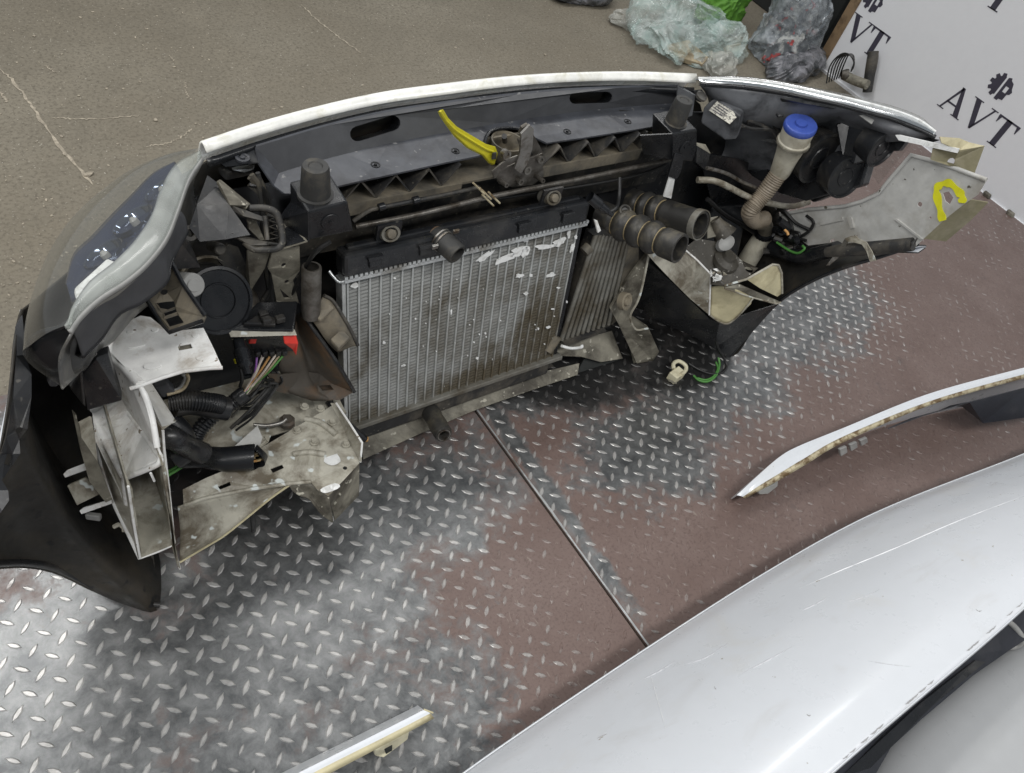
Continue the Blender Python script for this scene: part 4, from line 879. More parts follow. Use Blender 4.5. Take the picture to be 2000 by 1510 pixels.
for pts in ([(930,1085,0.66),(1070,1300,0.635),(1110,1350,0.63),(1330,1275,0.65)], [(1345,1240,0.655),(1200,1030,0.68),(1110,860,0.70),(1060,740,0.72)]):
    tube('arm_edge', [p+Vector((0,0,0.003)) for p in GZ(1,pts)], 0.0035, 'clean_black', arm, 6)
lathe('bracket_bush', G(1,1240,690,Z=0.66), (0.2,-0.7,0.6), [(-0.02,0.013),(0.004,0.012),(0.004,0.006),(-0.005,0.006)], 'dusty_black', hl, 16)
lathe('bracket_knob', G(1,1435,790,Z=0.60), (0.1,-0.85,0.5), [(-0.03,0.010),(0.006,0.010),(0.008,0.008),(0.008,0)], 'dusty_black', hl, 14)
slab('bracket_web', [G(1,1170,730,Z=0.68),G(1,1240,740,Z=0.66),G(1,1320,920,Z=0.60),G(1,1160,930,Z=0.62),G(1,1130,820,Z=0.66)], 0.01, 'black_plastic', hl, bev=0.002)
slab('cover_strut', [G(1,1500,760,Z=0.58),G(1,1560,780,Z=0.57),G(1,1640,960,Z=0.52),G(1,1580,1010,Z=0.52),G(1,1420,860,Z=0.56)], 0.008, 'dusty_black', hl)
# --- lattice bracket between lamp and stop box
lat = tube('lattice_bracket', GY(3, [(500,815,0.11),(600,815,0.10),(680,850,0.09),(715,950,0.075),(725,1050,0.06),(690,1095,0.055),(600,1105,0.055),(520,1100,0.06),(460,1050,0.07)]), 0.006, 'dusty_black', nose, 8, 40); lat['label'] = 'black plastic bracket with zigzag webs'
tube('lattice_inner', GY(3, [(600,870,0.085),(610,950,0.075),(620,1040,0.06)]), 0.004, 'dusty_black', lat, 6, 12)
zz = [(620,860),(680,880),(625,900),(695,925),(630,945),(705,975),(630,990),(712,1020),(632,1035),(700,1070),(625,1060)]
tube('lattice_web', GY(3,[(a,b,0.09-0.035*i/10) for i,(a,b) in enumerate(zz)]), 0.0028, 'dusty_black', lat, 5)
slab('lattice_arm', GY(3, [(380,800,0.10),(470,830,0.10),(600,880,0.085),(590,905,0.08),(450,870,0.09),(370,830,0.10)]), 0.006, 'dusty_black', lat)
slab('lattice_arm', GY(3, [(370,990,0.07),(470,1030,0.07),(620,1050,0.06),(630,1075,0.055),(500,1075,0.06),(400,1020,0.07)]), 0.006, 'dusty_black', lat)
slab('lattice_back', GY(3, [(480,880,0.10),(540,900,0.10),(600,1040,0.08),(570,1040,0.08),(490,960,0.09)]), 0.004, 'rail_dirty', lat)
tube('bonnet_stay', GY(3, [(270,640,0.16),(380,730,0.15),(480,810,0.13)]), 0.008, 'rail_dirty', nose, 8)
# pale upright bracket and grey tube left of the radiator
slab('upright_bracket', GY(3, [(660,1100,0.06),(845,1085,0.06),(850,1250,0.07),(800,1320,0.075),(840,1480,0.085),(690,1500,0.085),(650,1280,0.075),(625,1240,0.07)]), 0.004, 'rail_dirty', nose, holes=[circ(G(3,735,1218,Y=0.068),0.005,8,ax1=(1,0,0),ax2=(0,0.2,1)),circ(G(3,757,1335,Y=0.078),0.005,8,ax1=(1,0,0),ax2=(0,0.2,1)),GY(3,[(705,1380,0.08),(785,1450,0.08),(740,1455,0.08)])])['label'] = 'pale dirty steel upright beside the radiator'
slab('upright_edge', GY(3, [(480,1130,0.07),(640,1120,0.07),(600,1240,0.08),(500,1400,0.09),(470,1300,0.09)]), 0.006, 'rail_dirty', nose)
g0, g1 = G(3,930,1225,Y=0.05), G(4,590,420,Y=0.03)
lathe('grey_pipe', g0, (g1-g0).normalized(), [(0,0.013),(0,0.0165),(0.002,0.0175),(0.11,0.0175),(0.11,0)], 'dull_steel', nose, 20)['label'] = 'grey pipe stub beside the radiator'
cables('loom', GY(3, [(1060,1050,0.03),(960,1120,0.04),(880,1240,0.06),(800,1400,0.08),(760,1440,0.09)]), 0.004, 'wire_black', nose)
tube('loom', GZ(4, [(230,190,0.46),(290,260,0.45),(310,370,0.44),(325,390,0.43)]), 0.011, 'dull_steel', nose, 10, 14)
tube('loom_tape', GZ(4, [(300,335,0.442),(318,385,0.435)]), 0.0135, 'black_plastic', nose, 10)
# dark sheets added to darken the cavities left and right of the radiator
slab('dark_cavity_fill', [Vector((-0.60,0.20,0.62)),Vector((-0.31,0.22,0.62)),Vector((-0.31,0.12,0.05)),Vector((-0.62,0.12,0.05))], 0.004, 'black_plastic', nose)
slab('dark_cavity_fill', [Vector((0.44,0.22,0.66)),Vector((0.86,0.16,0.64)),Vector((0.84,0.14,0.05)),Vector((0.46,0.14,0.05))], 0.004, 'black_plastic', nose)
# --- control module with the red locked plug
mz = 0.486
mo_t = GZ(4, [(320,285,mz),(525,280,mz),(505,432,mz-0.002),(180,432,mz-0.002),(250,360,mz)])
mod = slab('control_module', mo_t, 0.03, 'clean_black', nose, bev=0.003, dirn=(0,0.2,-1)); mod['label'] = 'black control module with red locked plug and coloured wires'
slab('module_edge', GZ(4, [(170,432,mz-0.003),(508,425,mz-0.003),(520,455,mz-0.010),(185,465,mz-0.010)]), 0.004, 'rail_beige', mod)
slab('module_lid', GZ(4, [(245,395,mz+0.006),(330,345,mz+0.007),(420,365,mz+0.007),(410,402,mz+0.006)]), 0.008, 'black_plastic', mod, bev=0.002)
for a, b in ((435,372),(350,350),(365,380)): obox('module_stud', G(4,a,b,Z=mz+0.010), (0.008,0,0), (0,0.006,0), (0,0,0.006), 'black_plastic', mod, 0.002)
pl = slab('plug', GZ(4, [(278,470,0.4380),(515,458,0.4380),(520,540,0.3905),(290,540,0.3905)]), 0.03, 'clean_black', mod, bev=0.003)
slab('plug_lock', GZ(4, [(450,462,0.4703),(512,450,0.4703),(527,500,0.4513),(517,562,0.4133),(498,530,0.4285),(455,498,0.4551)]), 0.008, 'red_plastic', mod, bev=0.002)
slab('plug_lock', GZ(4, [(288,462,0.4513),(312,450,0.4532),(318,475,0.4399),(312,500,0.4285),(275,500,0.4285),(280,478,0.4399)]), 0.008, 'red_plastic', mod, bev=0.002)
slab('plug_lock', GZ(4, [(312,452,0.4494),(455,458,0.4494),(458,468,0.4456),(312,462,0.4456)]), 0.006, 'red_plastic', mod)
for i, a in enumerate((320,355,390,425,455)): obox('plug_boot', G(4,a,545-i*1,Z=0.3943), (0.005,0,0), (0,0.006,0), (0,0,0.006), 'black_plastic', mod, 0.002)
tb_ = lathe('module_terminal', G(4,222,480,Z=0.4570), (-0.1,-0.8,-0.2), [(0,0.010),(0.02,0.011),(0.022,0.014),(0.05,0.013),(0.055,0.008),(0.07,0.007)], 'clean_black', mod, 16)
slab('terminal_block', GZ(4, [(175,440,0.4665),(265,440,0.4665),(262,480,0.4513),(190,482,0.4513)]), 0.016, 'primer_cream', mod, bev=0.002)
lathe('terminal_seal', G(4,215,572,Z=0.3905), (0.05,-0.7,-0.4), [(0,0.006),(0.0,0.007),(0.008,0.007),(0.008,0.004)], 'yellow_plastic', mod, 12)
cables('terminal_wire', GZ(4, [(215,580,0.3810),(235,630,0.3620),(242,680,0.3430),(232,715,0.3240)]), 0.0035, 'wire_black', mod, 16)
for a, b, mt, bend in ((318,545,'wire_purple',14),(350,545,'wire_white',4),(358,548,'wire_white',-3),(392,548,'wire_orange',0),(418,548,'wire_white',-3),(440,548,'wire_tan',2),(460,548,'wire_green',4)):
    e = (258+random.uniform(-10,14), 750); 
    cables('signal_wire', GZ(4, [(a,b,0.3905),((a*0.6+e[0]*0.4)+bend,b*0.6+e[1]*0.4+6,0.3677),((a*0.25+e[0]*0.75)+bend*0.7,b*0.25+e[1]*0.75,0.3297),(e[0]-12,e[1]+10,0.3050)]), 0.0021, mt, mod, 18, 6)
def corrugated(name, pts, r, mat, n, parent, ratio=0.86, seg=14):
    c = cr(pts, n); rad_ = [r*(1.0 if (i % 4) < 2 else ratio) for i in range(n)]
    return tube(name, c, rad_, mat, parent, seg, None, True, 80)
cond = corrugated('conduit', GZ(4, [(255,755,0.305),(190,800,0.29),(110,850,0.275),(30,930,0.26),(-5,1000,0.245),(-40,1050,0.235)]), 0.0155, 'clean_black', 120, nose); cond['label'] = 'black corrugated wiring conduit'
tube('conduit_sleeve', GZ(4, [(262,748,0.307),(215,785,0.297)]), 0.0165, 'black_plastic', cond, 12)
tp = tube('taped_loom', GZ(4, [(-60,1080,0.24),(40,1075,0.245),(150,1085,0.25),(290,1075,0.25),(305,1075,0.25)]), [0.020,0.021,0.023,0.025,0.024], 'clean_black', nose, 16, 20); tp['label'] = 'thick black taped wiring loom with cut end'
for k in range(7):
    e = G(4,300+random.uniform(-6,6),1085+random.uniform(-25,25),Z=0.25); tube('cut_wire', [e+Vector((-0.02,0,0)), e+Vector((random.uniform(0.004,0.016),random.uniform(-0.006,0),random.uniform(-0.004,0.004)))], 0.0022, random.choice(['gold_ring','wire_tan','wire_orange']), tp, 5)
cables('green_wire', GZ(2, [(900,760,0.24),(860,790,0.235),(825,810,0.23),(800,830,0.23)]), 0.003, 'wire_green', tp, 12); cables('green_wire', GZ(2, [(915,770,0.24),(870,800,0.235),(830,825,0.23),(800,850,0.23)]), 0.003, 'wire_green', tp, 12)
tube('loom_back', GZ(2, [(850,480,0.36),(950,470,0.35),(1050,490,0.34),(1120,500,0.33)]), 0.022, 'black_plastic', nose, 12, 16)
corrugated('conduit', GZ(2, [(830,470,0.37),(930,460,0.37),(1040,470,0.36),(1090,480,0.35)]), 0.018, 'black_plastic', 90, nose)
tube('loom_back', GZ(2, [(820,560,0.33),(880,620,0.31),(900,700,0.28),(850,740,0.27)]), 0.024, 'clean_black', nose, 12, 16)
tube('loom_back', GZ(2, [(800,620,0.36),(860,650,0.35),(930,690,0.30),(1000,720,0.27)]), 0.020, 'clean_black', nose, 12, 16)
cables('grey_wire', GZ(2, [(820,420,0.42),(880,400,0.42),(910,350,0.44),(900,330,0.45)]), 0.003, 'gasket', nose, 14); cables('grey_wire', GZ(2, [(820,430,0.42),(895,405,0.42),(925,355,0.44),(918,330,0.45)]), 0.003, 'wire_tan', nose, 14)
slab('loom_plug', GZ(2, [(760,400,0.44),(830,385,0.44),(865,420,0.42),(800,450,0.41)]), 0.02, 'grey_plastic', nose, bev=0.003)
cables('earth_wire', GZ(4, [(360,660,0.30),(372,720,0.28),(340,790,0.26),(260,850,0.25)]), 0.0025, 'wire_tan', nose, 16)
cables('rusty_link', GZ(4, [(300,910,0.225),(370,915,0.22),(440,900,0.22),(470,880,0.225)]), 0.004, 'steel', nose, 12)
lathe('rusty_nut', G(4,470,905,Z=0.205), (0,0,1), [(0,0.016),(0.012,0.016),(0.014,0.010),(0.020,0.009),(0.020,0)], 'brown_plastic', nose, 8)
# --- brown air duct
d_o = GZ(4, [(545,335,0.445),(600,420,0.425),(660,500,0.395),(725,595,0.355),(770,670,0.305),(812,742,0.255)])
d_i = GZ(4, [(520,400,0.415),(530,480,0.385),(540,560,0.355),(560,650,0.305),(600,740,0.265),(700,785,0.235)])
d_b = GZ(4, [(450,560,0.375),(440,590,0.365),(430,620,0.345),(450,680,0.295),(480,745,0.275),(600,790,0.235)])
duct = loft('air_duct', [d_o, [a.lerp(b,0.5)+Vector((0.0,0.03,-0.03)) for a,b in zip(d_o,d_i)], d_i, d_b], 'brown_plastic', nose, n=24, m=14, th=0.003); duct['label'] = 'brown dusty plastic air duct beside the radiator'
slab('duct_lower', GZ(4, [(370,650,0.335),(440,655,0.325),(560,640,0.305),(640,650,0.285),(740,680,0.265),(812,742,0.250),(740,785,0.235),(640,780,0.240),(560,755,0.255),(470,755,0.270),(420,740,0.285)]), 0.004, 'brown_plastic', duct, holes=[GZ(4,[(630,712,0.257),(690,708,0.257),(708,732,0.250),(650,738,0.253)])])
c_o = GZ(4, [(655,258,0.485),(700,285,0.470),(750,360,0.445),(795,440,0.415),(828,512,0.385)])
c_i = GZ(4, [(575,350,0.455),(620,410,0.435),(660,470,0.405),(700,520,0.375),(730,545,0.360)])
cuff = loft('duct_cuff', [c_o, [a.lerp(b,0.5)+Vector((0.005,-0.005,0.012)) for a,b in zip(c_o,c_i)], c_i], 'tan_dust_plastic', duct, n=20, m=8, th=0.003)
tube('cuff_rim', [p+Vector((0.001,0,0.002)) for p in c_o], 0.0035, 'dusty_black', duct, 8, 24); tube('duct_rim', d_o, 0.004, 'clean_black', duct, 8, 24)
obox('cuff_tab', G(4,655,335,Z=0.463), (0.016,0.006,0.006), (0.004,-0.008,-0.004), (0,0,0.004), 'tan_dust_plastic', duct, 0.002)
obox('cuff_tab', G(4,740,478,Z=0.410), (0.014,0.006,0.004), (0.004,-0.010,-0.004), (0,0,0.005), 'tan_dust_plastic', duct, 0.002)
tube('cuff_wire', GZ(4, [(730,515,0.385),(780,490,0.390),(800,470,0.400),(760,450,0.410)]), 0.002, 'dusty_black', duct, 5)
# --- left chassis rail: white pressed steel, cut open
railL = slab('chassis_rail', GZ(2, [(524,205,0.53),(560,130,0.53),(640,62,0.53),(690,40,0.53),(740,48,0.53),(830,120,0.53),(1000,100,0.53),(1050,200,0.53),(1094,298,0.53),(1030,300,0.53),(900,315,0.53),(800,345,0.53),(700,382,0.53),(690,372,0.53)]), 0.003, 'rail_white', nose, bev=0.001, holes=[GZ(2,[(872,190,0.53),(935,178,0.53),(945,200,0.53),(880,212,0.53)])]); railL['label'] = 'white painted left chassis rail cut open'
slab('rail_pocket', GZ(2, [(868,185,0.526),(940,172,0.526),(950,204,0.524),(876,218,0.524)]), 0.006, 'rail_dirty', railL)
for a in ((670,190,45,6,-0.2),(750,285,48,16,-0.15)):
    slab('rail_emboss', [G(2,a[0]+a[2]*math.cos(t)*math.cos(a[4])-a[3]*math.sin(t)*math.sin(a[4]), a[1]+a[2]*math.cos(t)*math.sin(a[4])+a[3]*math.sin(t)*math.cos(a[4]), Z=0.533) for t in [k*math.pi/6 for k in range(12)]], 0.003, 'rail_white', railL, bev=0.001)
tube('rail_lip', GZ(2, [(1094,298,0.53),(1030,300,0.53),(900,315,0.53),(800,345,0.53),(700,382,0.53),(640,400,0.525)]), 0.0032, 'rail_white', railL, 8)
slab('rail_outer_face', GZ(2, [(524,205,0.505),(607,292,0.522),(690,380,0.53),(740,520,0.50),(772,690,0.465),(790,738,0.45),(700,610,0.42),(632,520,0.405),(600,455,0.42),(560,330,0.455)]), 0.003, 'rail_white', railL)
slab('rail_outer_wall', GZ(2, [(482,585,0.388),(612,830,0.383),(640,890,0.385),(690,1235,0.19),(650,1140,0.215),(600,1045,0.24),(555,945,0.27),(500,770,0.32),(458,610,0.37)]), 0.003, 'rail_beige', railL)
slab('rail_inner_wall', GZ(2, [(700,385,0.53),(740,375,0.53),(860,560,0.46),(800,605,0.455),(805,700,0.42),(830,900,0.37),(858,1165,0.24),(885,1285,0.155),(870,1270,0.165),(845,1180,0.245),(800,800,0.40),(770,690,0.42),(740,520,0.47)]), 0.003, 'rail_beige', railL)
slab('rail_flap', GZ(2, [(735,520,0.46),(800,595,0.455),(862,565,0.46),(740,378,0.53),(705,388,0.53)]), 0.003, 'apron_grey', railL)
slab('rail_box_top', GZ(2, [(452,510,0.40),(480,485,0.405),(600,450,0.42),(632,520,0.405),(480,580,0.39),(458,570,0.39)]), 0.003, 'rail_white', railL)
bx2 = slab('rail_box', GZ(2, [(480,580,0.39),(632,520,0.405),(700,610,0.42),(790,735,0.45),(780,765,0.44),(640,820,0.395),(612,828,0.385),(500,640,0.385)]), 0.003, 'rail_white', railL, bev=0.001)
slab('rail_box_side', GZ(2, [(452,510,0.398),(482,582,0.388),(500,640,0.385),(612,828,0.384),(600,880,0.35),(630,965,0.29),(610,972,0.29),(585,900,0.33),(470,660,0.40)]), 0.003, 'rail_white', railL)
tube('rail_box_lip', GZ(2, [(790,740,0.447),(770,775,0.438),(640,828,0.393),(615,840,0.385),(615,880,0.36),(625,965,0.31)]), 0.005, 'rail_white', railL, 8, 24)
for pts, r_ in (([(524,205,0.503),(607,292,0.52),(690,380,0.528)],0.008),([(690,380,0.527),(740,520,0.497),(772,690,0.462)],0.005),([(524,205,0.502),(560,330,0.452),(600,455,0.417)],0.006),([(482,582,0.388),(560,548,0.396),(632,520,0.402)],0.006),([(482,582,0.387),(540,690,0.384),(612,828,0.382)],0.007),([(452,512,0.397),(520,470,0.41),(600,450,0.417)],0.005),([(632,520,0.402),(700,612,0.417),(788,736,0.446)],0.005),([(458,610,0.368),(500,770,0.318),(555,945,0.268),(600,1045,0.238),(690,1235,0.19)],0.004)):
    tube('rail_fold', GZ(2,pts), r_, 'rail_white', railL, 8, 16)
for a, b, z in ((640,120,0.53),(760,110,0.53),(960,140,0.53),(980,250,0.53)):
    lathe('rail_spot', G(2,a,b,Z=z), (0,0,1), [(0,0.006),(0.0012,0.005),(0.0012,0)], 'rail_white', railL, 10)
# open channel
YC = -0.178
chT, chB = [G(2,640,885,Y=YC),G(2,795,780,Y=YC)], [G(2,858,1165,Y=YC),G(2,688,1232,Y=YC)]
inn = Vector((0.02,0.30,0.02))
q4 = [chT[0],chT[1],chB[0],chB[1]]
for i, nm in ((1,'rail_channel_wall'),(2,'rail_channel_wall'),(3,'rail_channel_wall')):
    a, b = q4[i], q4[(i+1)%4]
    slab(nm, [a,b,b+inn,a+inn], 0.003, 'rail_beige', railL, dirn=((q4[i]+q4[(i+1)%4])/2-(sum(q4,Vector())/4)).normalized())
tube('channel_edge', [G(2,630,880,Y=YC),G(2,660,1080,Y=YC),G(2,688,1234,Y=YC),G(2,780,1200,Y=YC),G(2,852,1168,Y=YC),G(2,884,1285,Y=YC)], 0.0022, 'rail_white', railL, 6)
tube('channel_edge', [G(2,800,605,Z=0.455),G(2,806,700,Z=0.425),G(2,830,900,Z=0.36),G(2,856,1160,Y=YC)], 0.0022, 'rail_white', railL, 6)
tube('channel_weld', [G(2,740,815,Y=YC+0.005),G(2,758,855,Y=YC+0.004)], 0.002, 'splash_white', railL, 5)
# clawed bracket left of the rail
cl = slab('rail_claw', GZ(2, [(355,510,0.46),(375,530,0.455),(400,640,0.42),(480,760,0.37),(552,945,0.30),(520,960,0.30),(440,860,0.34),(395,700,0.40)]), 0.004, 'rail_dirty', railL)
slab('claw_finger', GZ(2, [(310,820,0.33),(330,800,0.335),(420,765,0.345),(425,800,0.34),(318,838,0.325)]), 0.008, 'rail_white', railL, bev=0.001)
slab('claw_finger', GZ(2, [(330,880,0.315),(420,840,0.33),(490,920,0.30),(378,975,0.285)]), 0.006, 'rail_beige', railL, bev=0.001)
slab('claw_finger', GZ(2, [(390,1000,0.275),(410,985,0.278),(545,945,0.295),(550,965,0.29),(400,1018,0.27)]), 0.008, 'rail_white', railL, bev=0.001)
slab('claw_clip', GZ(2, [(415,1020,0.24),(490,1030,0.24),(492,1055,0.23),(420,1045,0.23)]), 0.01, 'gasket', railL, bev=0.002)
slab('claw_plate', GZ(2, [(390,570,0.44),(450,540,0.44),(470,660,0.40),(480,760,0.37),(400,640,0.42)]), 0.005, 'rail_beige', railL)
tube('claw_hook', GZ(2, [(560,1080,0.22),(585,1068,0.225),(605,1080,0.222),(610,1100,0.215)]), 0.004, 'rail_beige', railL, 6, 10)
# --- wheelhouse plate running from the rail to the radiator
wz = 0.205
crease = GZ(4, [(-55,1320,0.22),(50,1285,0.22),(190,1255,0.215),(330,1230,0.205),(480,1210,0.195),(590,1200,0.19)])
back = GZ(4, [(-60,1240,0.24),(60,1180,0.24),(180,1130,0.235),(300,1040,0.225),(390,960,0.215),(480,860,0.21)])
whp = slab('wheelhouse_plate', crease + GZ(4, [(625,1240,0.188),(680,1272,0.185),(760,1190,0.195),(838,1105,0.20),(845,1060,0.205),(790,930,0.21),(720,800,0.215),(560,775,0.215)]) + list(reversed(back)), 0.003, 'rail_beige', nose, holes=[GZ(4,[(385,1135,0.205),(445,1112,0.205),(455,1130,0.203),(398,1155,0.203)]), GZ(4,[(118,1225,0.222),(178,1200,0.222),(186,1218,0.221),(130,1240,0.221)]), circ(G(4,765,1130,Z=0.197),0.0045,8,ax1=(1,0,0),ax2=(0,1,0)), GZ(4,[(330,990,0.218),(345,960,0.219),(375,1000,0.217),(335,1030,0.216)])])
whp['label'] = 'stained wheelhouse plate cut off at its front edge'
lowE = GZ(4, [(-75,1610,0.10),(60,1530,0.11),(150,1475,0.12),(270,1380,0.14),(380,1290,0.165),(480,1218,0.192)])
loft('wheelhouse_drop', [[crease[0]+Vector((-0.01,0,0)),*crease[1:]], [a.lerp(b,0.5)+Vector((0,0.008,0)) for a,b in zip(crease,lowE)], lowE], 'rail_beige', whp, n=24, m=8, th=0.003)
tube('drop_edge', lowE, 0.0022, 'primer_cream', whp, 6, 24)
slab('wheelhouse_flange', GZ(4, [(690,800,0.235),(720,800,0.24),(852,1002,0.235),(842,1100,0.205),(790,1000,0.208),(740,890,0.212)]), 0.003, 'rail_beige', whp)
tube('flange_edge', GZ(4, [(720,800,0.24),(790,905,0.238),(852,1002,0.235),(843,1100,0.202)]), 0.0022, 'rail_white', whp, 6)
slab('wheelhouse_end', GZ(4, [(838,1105,0.20),(836,1270,0.11),(715,1395,0.09),(700,1340,0.12),(682,1275,0.185),(760,1190,0.195)]), 0.003, 'rail_dirty', whp)
loft('torn_lip', [GZ(4,[(480,1215,0.192),(540,1208,0.19),(600,1215,0.188),(650,1260,0.186),(682,1280,0.183)]), GZ(4,[(500,1250,0.175),(560,1245,0.17),(610,1290,0.155),(660,1350,0.13),(705,1400,0.095)]), GZ(4,[(540,1275,0.165),(590,1290,0.16),(620,1330,0.145),(650,1370,0.125),(700,1405,0.092)])], 'rail_dirty', whp, n=14, m=6, th=0.003)
slab('patch_plate', GZ(4, [(185,1035,0.235),(320,915,0.235),(345,975,0.23),(335,1010,0.23),(260,1055,0.232)]), 0.003, 'apron_grey', whp)
slab('pale_patch', [G(4,700+40*math.cos(t)*(1+0.2*math.sin(3*t)),1080+36*math.sin(t),Z=0.2025) for t in [k*math.pi/7 for k in range(14)]], 0.0012, 'splash_white', whp)
slab('pale_patch', [G(4,690+48*math.cos(t)*(1+0.2*math.sin(2*t)),1232+18*math.sin(t)-0.35*48*math.cos(t),Z=0.193) for t in [k*math.pi/7 for k in range(14)]], 0.0012, 'splash_white', whp)
for a, b, z in ((560,820,0.2165),(640,830,0.2165),(700,900,0.2135),(610,1000,0.211),(520,940,0.2145),(770,1010,0.2085)):
    lathe('plate_bolt', G(4,a,b,Z=z), (0,0,1), [(0,0.009),(0.002,0.009),(0.002,0.0065),(0.007,0.006),(0.007,0)], 'rail_beige', whp, 8)
for pts in ([(560,880,0.2155),(640,900,0.2145),(720,960,0.2115)],[(500,1060,0.2085),(580,1050,0.2085),(660,1060,0.207)]):
    tube('pressed_bead', GZ(4,pts), 0.006, 'rail_beige', whp, 8, 14)
tube('crease_fold', crease, 0.004, 'rail_beige', whp, 8, 24)
for k in range(9):
    a0, b0 = random.uniform(380,480), random.uniform(560,700)
    cables('thin_loom', GZ(4, [(a0-60,b0+20,0.33),(a0-20,b0+random.uniform(20,90),0.31),(a0-120,b0+random.uniform(120,190),0.28),(a0-220,b0+random.uniform(170,260),0.25)]), random.uniform(0.002,0.004), random.choice(['wire_black','wire_black','rubber','dusty_black']), nose, 20, 6)
for k in range(7):
    cables('thin_loom', GY(3, [(random.uniform(480,560),random.uniform(560,700),0.17),(random.uniform(560,640),random.uniform(700,800),0.16),(random.uniform(600,700),random.uniform(1150,1300),0.14),(random.uniform(560,700),1480,0.12)]), random.uniform(0.003,0.005), random.choice(['wire_black','rubber','dusty_black']), nose, 20, 6)
tube('drain_pipe', [G(4,680,790,Z=0.20),G(4,770,900,Z=0.16),G(4,865,985,Z=0.11)], 0.008, 'clean_black', nose, 10)
tube('drain_tip', [G(4,862,982,Z=0.111),G(4,878,985,Z=0.108)], 0.006, 'wire_orange', nose, 8)
cables('hanging_strap', GZ(4, [(290,1290,0.14),(295,1380,0.09),(300,1450,0.03)]), 0.005, 'wire_black', nose)
slab('wheelhouse_back', [Vector((-0.66,0.12,0.22)),Vector((-0.31,0.12,0.20)),Vector((-0.31,-0.02,0.185)),Vector((-0.66,-0.02,0.20))], 0.004, 'rail_beige', nose)

# --- right headlight, seen from behind
r_out = GZ(8, [(165,88,0.738),(400,84,0.748),(600,104,0.760),(800,142,0.775),(1000,184,0.79),(1200,232,0.80),(1330,272,0.81),(1430,318,0.815),(1495,388,0.815)])
r_in = GZ(8, [(190,132,0.730),(420,148,0.742),(620,176,0.755),(800,214,0.770),(950,245,0.785),(1100,285,0.795),(1250,325,0.805),(1390,378,0.81),(1500,430,0.81)])
hr = loft('headlight', [r_in, GZ(8, [(235,205,0.69),(430,285,0.69),(570,315,0.69),(700,335,0.70),(830,335,0.715),(960,300,0.755),(1090,330,0.77),(1300,400,0.79),(1490,432,0.80)]),
     GZ(8, [(255,335,0.60),(420,420,0.60),(560,450,0.60),(700,470,0.61),(830,450,0.63),(950,395,0.69),(1080,390,0.73),(1280,430,0.77),(1450,440,0.79)]),
     GZ(8, [(300,560,0.50),(450,600,0.50),(560,640,0.50),(700,700,0.52),(830,720,0.55),(930,620,0.61),(1050,480,0.69),(1260,450,0.755),(1400,445,0.785)])], 'lamp_back', nose, n=36, m=16, th=0.003)
hr['label'] = 'right headlight seen from behind with round bulb covers'
far = [p+Vector((0.02,0.03,-0.06)) for p in r_out]; far2 = [p+Vector((0.0,0.03,-0.17)) for p in r_out]
loft('lens', [[a.lerp(b,0.45)+Vector((0,0,0.004)) for a,b in zip(r_in,r_out)], r_out, far, far2], 'clear_lens', hr, n=40, m=16)
loft('lens_rim', [r_in, [a.lerp(b,0.25)+Vector((0,0,0.007)) for a,b in zip(r_in,r_out)], [a.lerp(b,0.6)+Vector((0,0,0.004)) for a,b in zip(r_in,r_out)], [a.lerp(b,0.95)+Vector((0,0,-0.004)) for a,b in zip(r_in,r_out)]], 'chrome', hr, n=40, m=8, th=0.003)
tube('lens_rim_edge', [p+Vector((0,0,0.003)) for p in r_in], 0.005, 'clean_black', hr, 8, 40)
tube('lens_seam', [a.lerp(b,0.55)+Vector((0,0,0.0065)) for a,b in zip(r_in,r_out)], 0.0025, 'splash_white', hr, 6, 40)
slab('rim_step', GZ(8, [(640,205,0.758),(770,205,0.768),(960,250,0.786),(940,262,0.78),(770,235,0.762),(650,222,0.75)]), 0.004, 'clean_black', hr)
def cover(px, py, r, X, ax, nm='bulb_cover', mat='black_plastic'):
    c = G(8,px,py,X=X)
    return lathe(nm, c, ax, [(-0.05,r*0.92),(-0.008,r*0.98),(-0.004,r),(0,r),(0.001,r*0.9),(-0.003,r*0.86),(-0.003,r*0.45),(-0.001,r*0.43),(-0.001,r*0.38),(-0.003,r*0.36),(-0.003,0)], mat, hr, 36)
cover(865,545,0.067,0.905,(-0.05,-0.95,0.10)); cover(1010,650,0.053,0.925,(-0.25,-0.9,0.25)); cover(1215,490,0.047,0.95,(-0.1,-0.95,0.1))
lathe('adjuster', G(8,1160,385,X=0.955), (-0.5,-0.8,0.2), [(-0.05,0.018),(0,0.019),(0.003,0.016),(0.003,0)], 'steel', hr, 20)
slab('cover_frame', GX(8, [(950,350,0.92),(1030,320,0.94),(1110,370,0.94),(1105,560,0.93),(1050,575,0.92),(985,540,0.92)]), 0.03, 'clean_black', hr, bev=0.003)
slab('lamp_bar', GX(8, [(980,270,0.92),(1040,285,0.93),(1180,370,0.95),(1160,400,0.95),(1020,330,0.93)]), 0.02, 'black_plastic', hr, bev=0.003)
slab('lamp_pale_piece', GZ(8, [(1080,300,0.785),(1190,290,0.80),(1150,350,0.78)]), 0.004, 'gasket', hr)  # small pale piece of the lamp
slab('lamp_plate', GX(8, [(1200,290,0.95),(1280,340,0.96),(1440,420,0.97),(1530,440,0.97),(1480,455,0.97),(1290,430,0.96),(1240,440,0.955),(1190,360,0.95)]), 0.01, 'clean_black', hr)
slab('lamp_plate', GX(8, [(1250,430,0.97),(1340,450,0.975),(1300,500,0.97),(1240,500,0.97)]), 0.02, 'black_plastic', hr)
lathe('lamp_screw', G(8,975,280,X=0.90), (-0.2,-0.8,0.5), [(-0.01,0.014),(0.006,0.013),(0.006,0.007),(0,0.006),(0,0)], 'dusty_black', hr, 14)
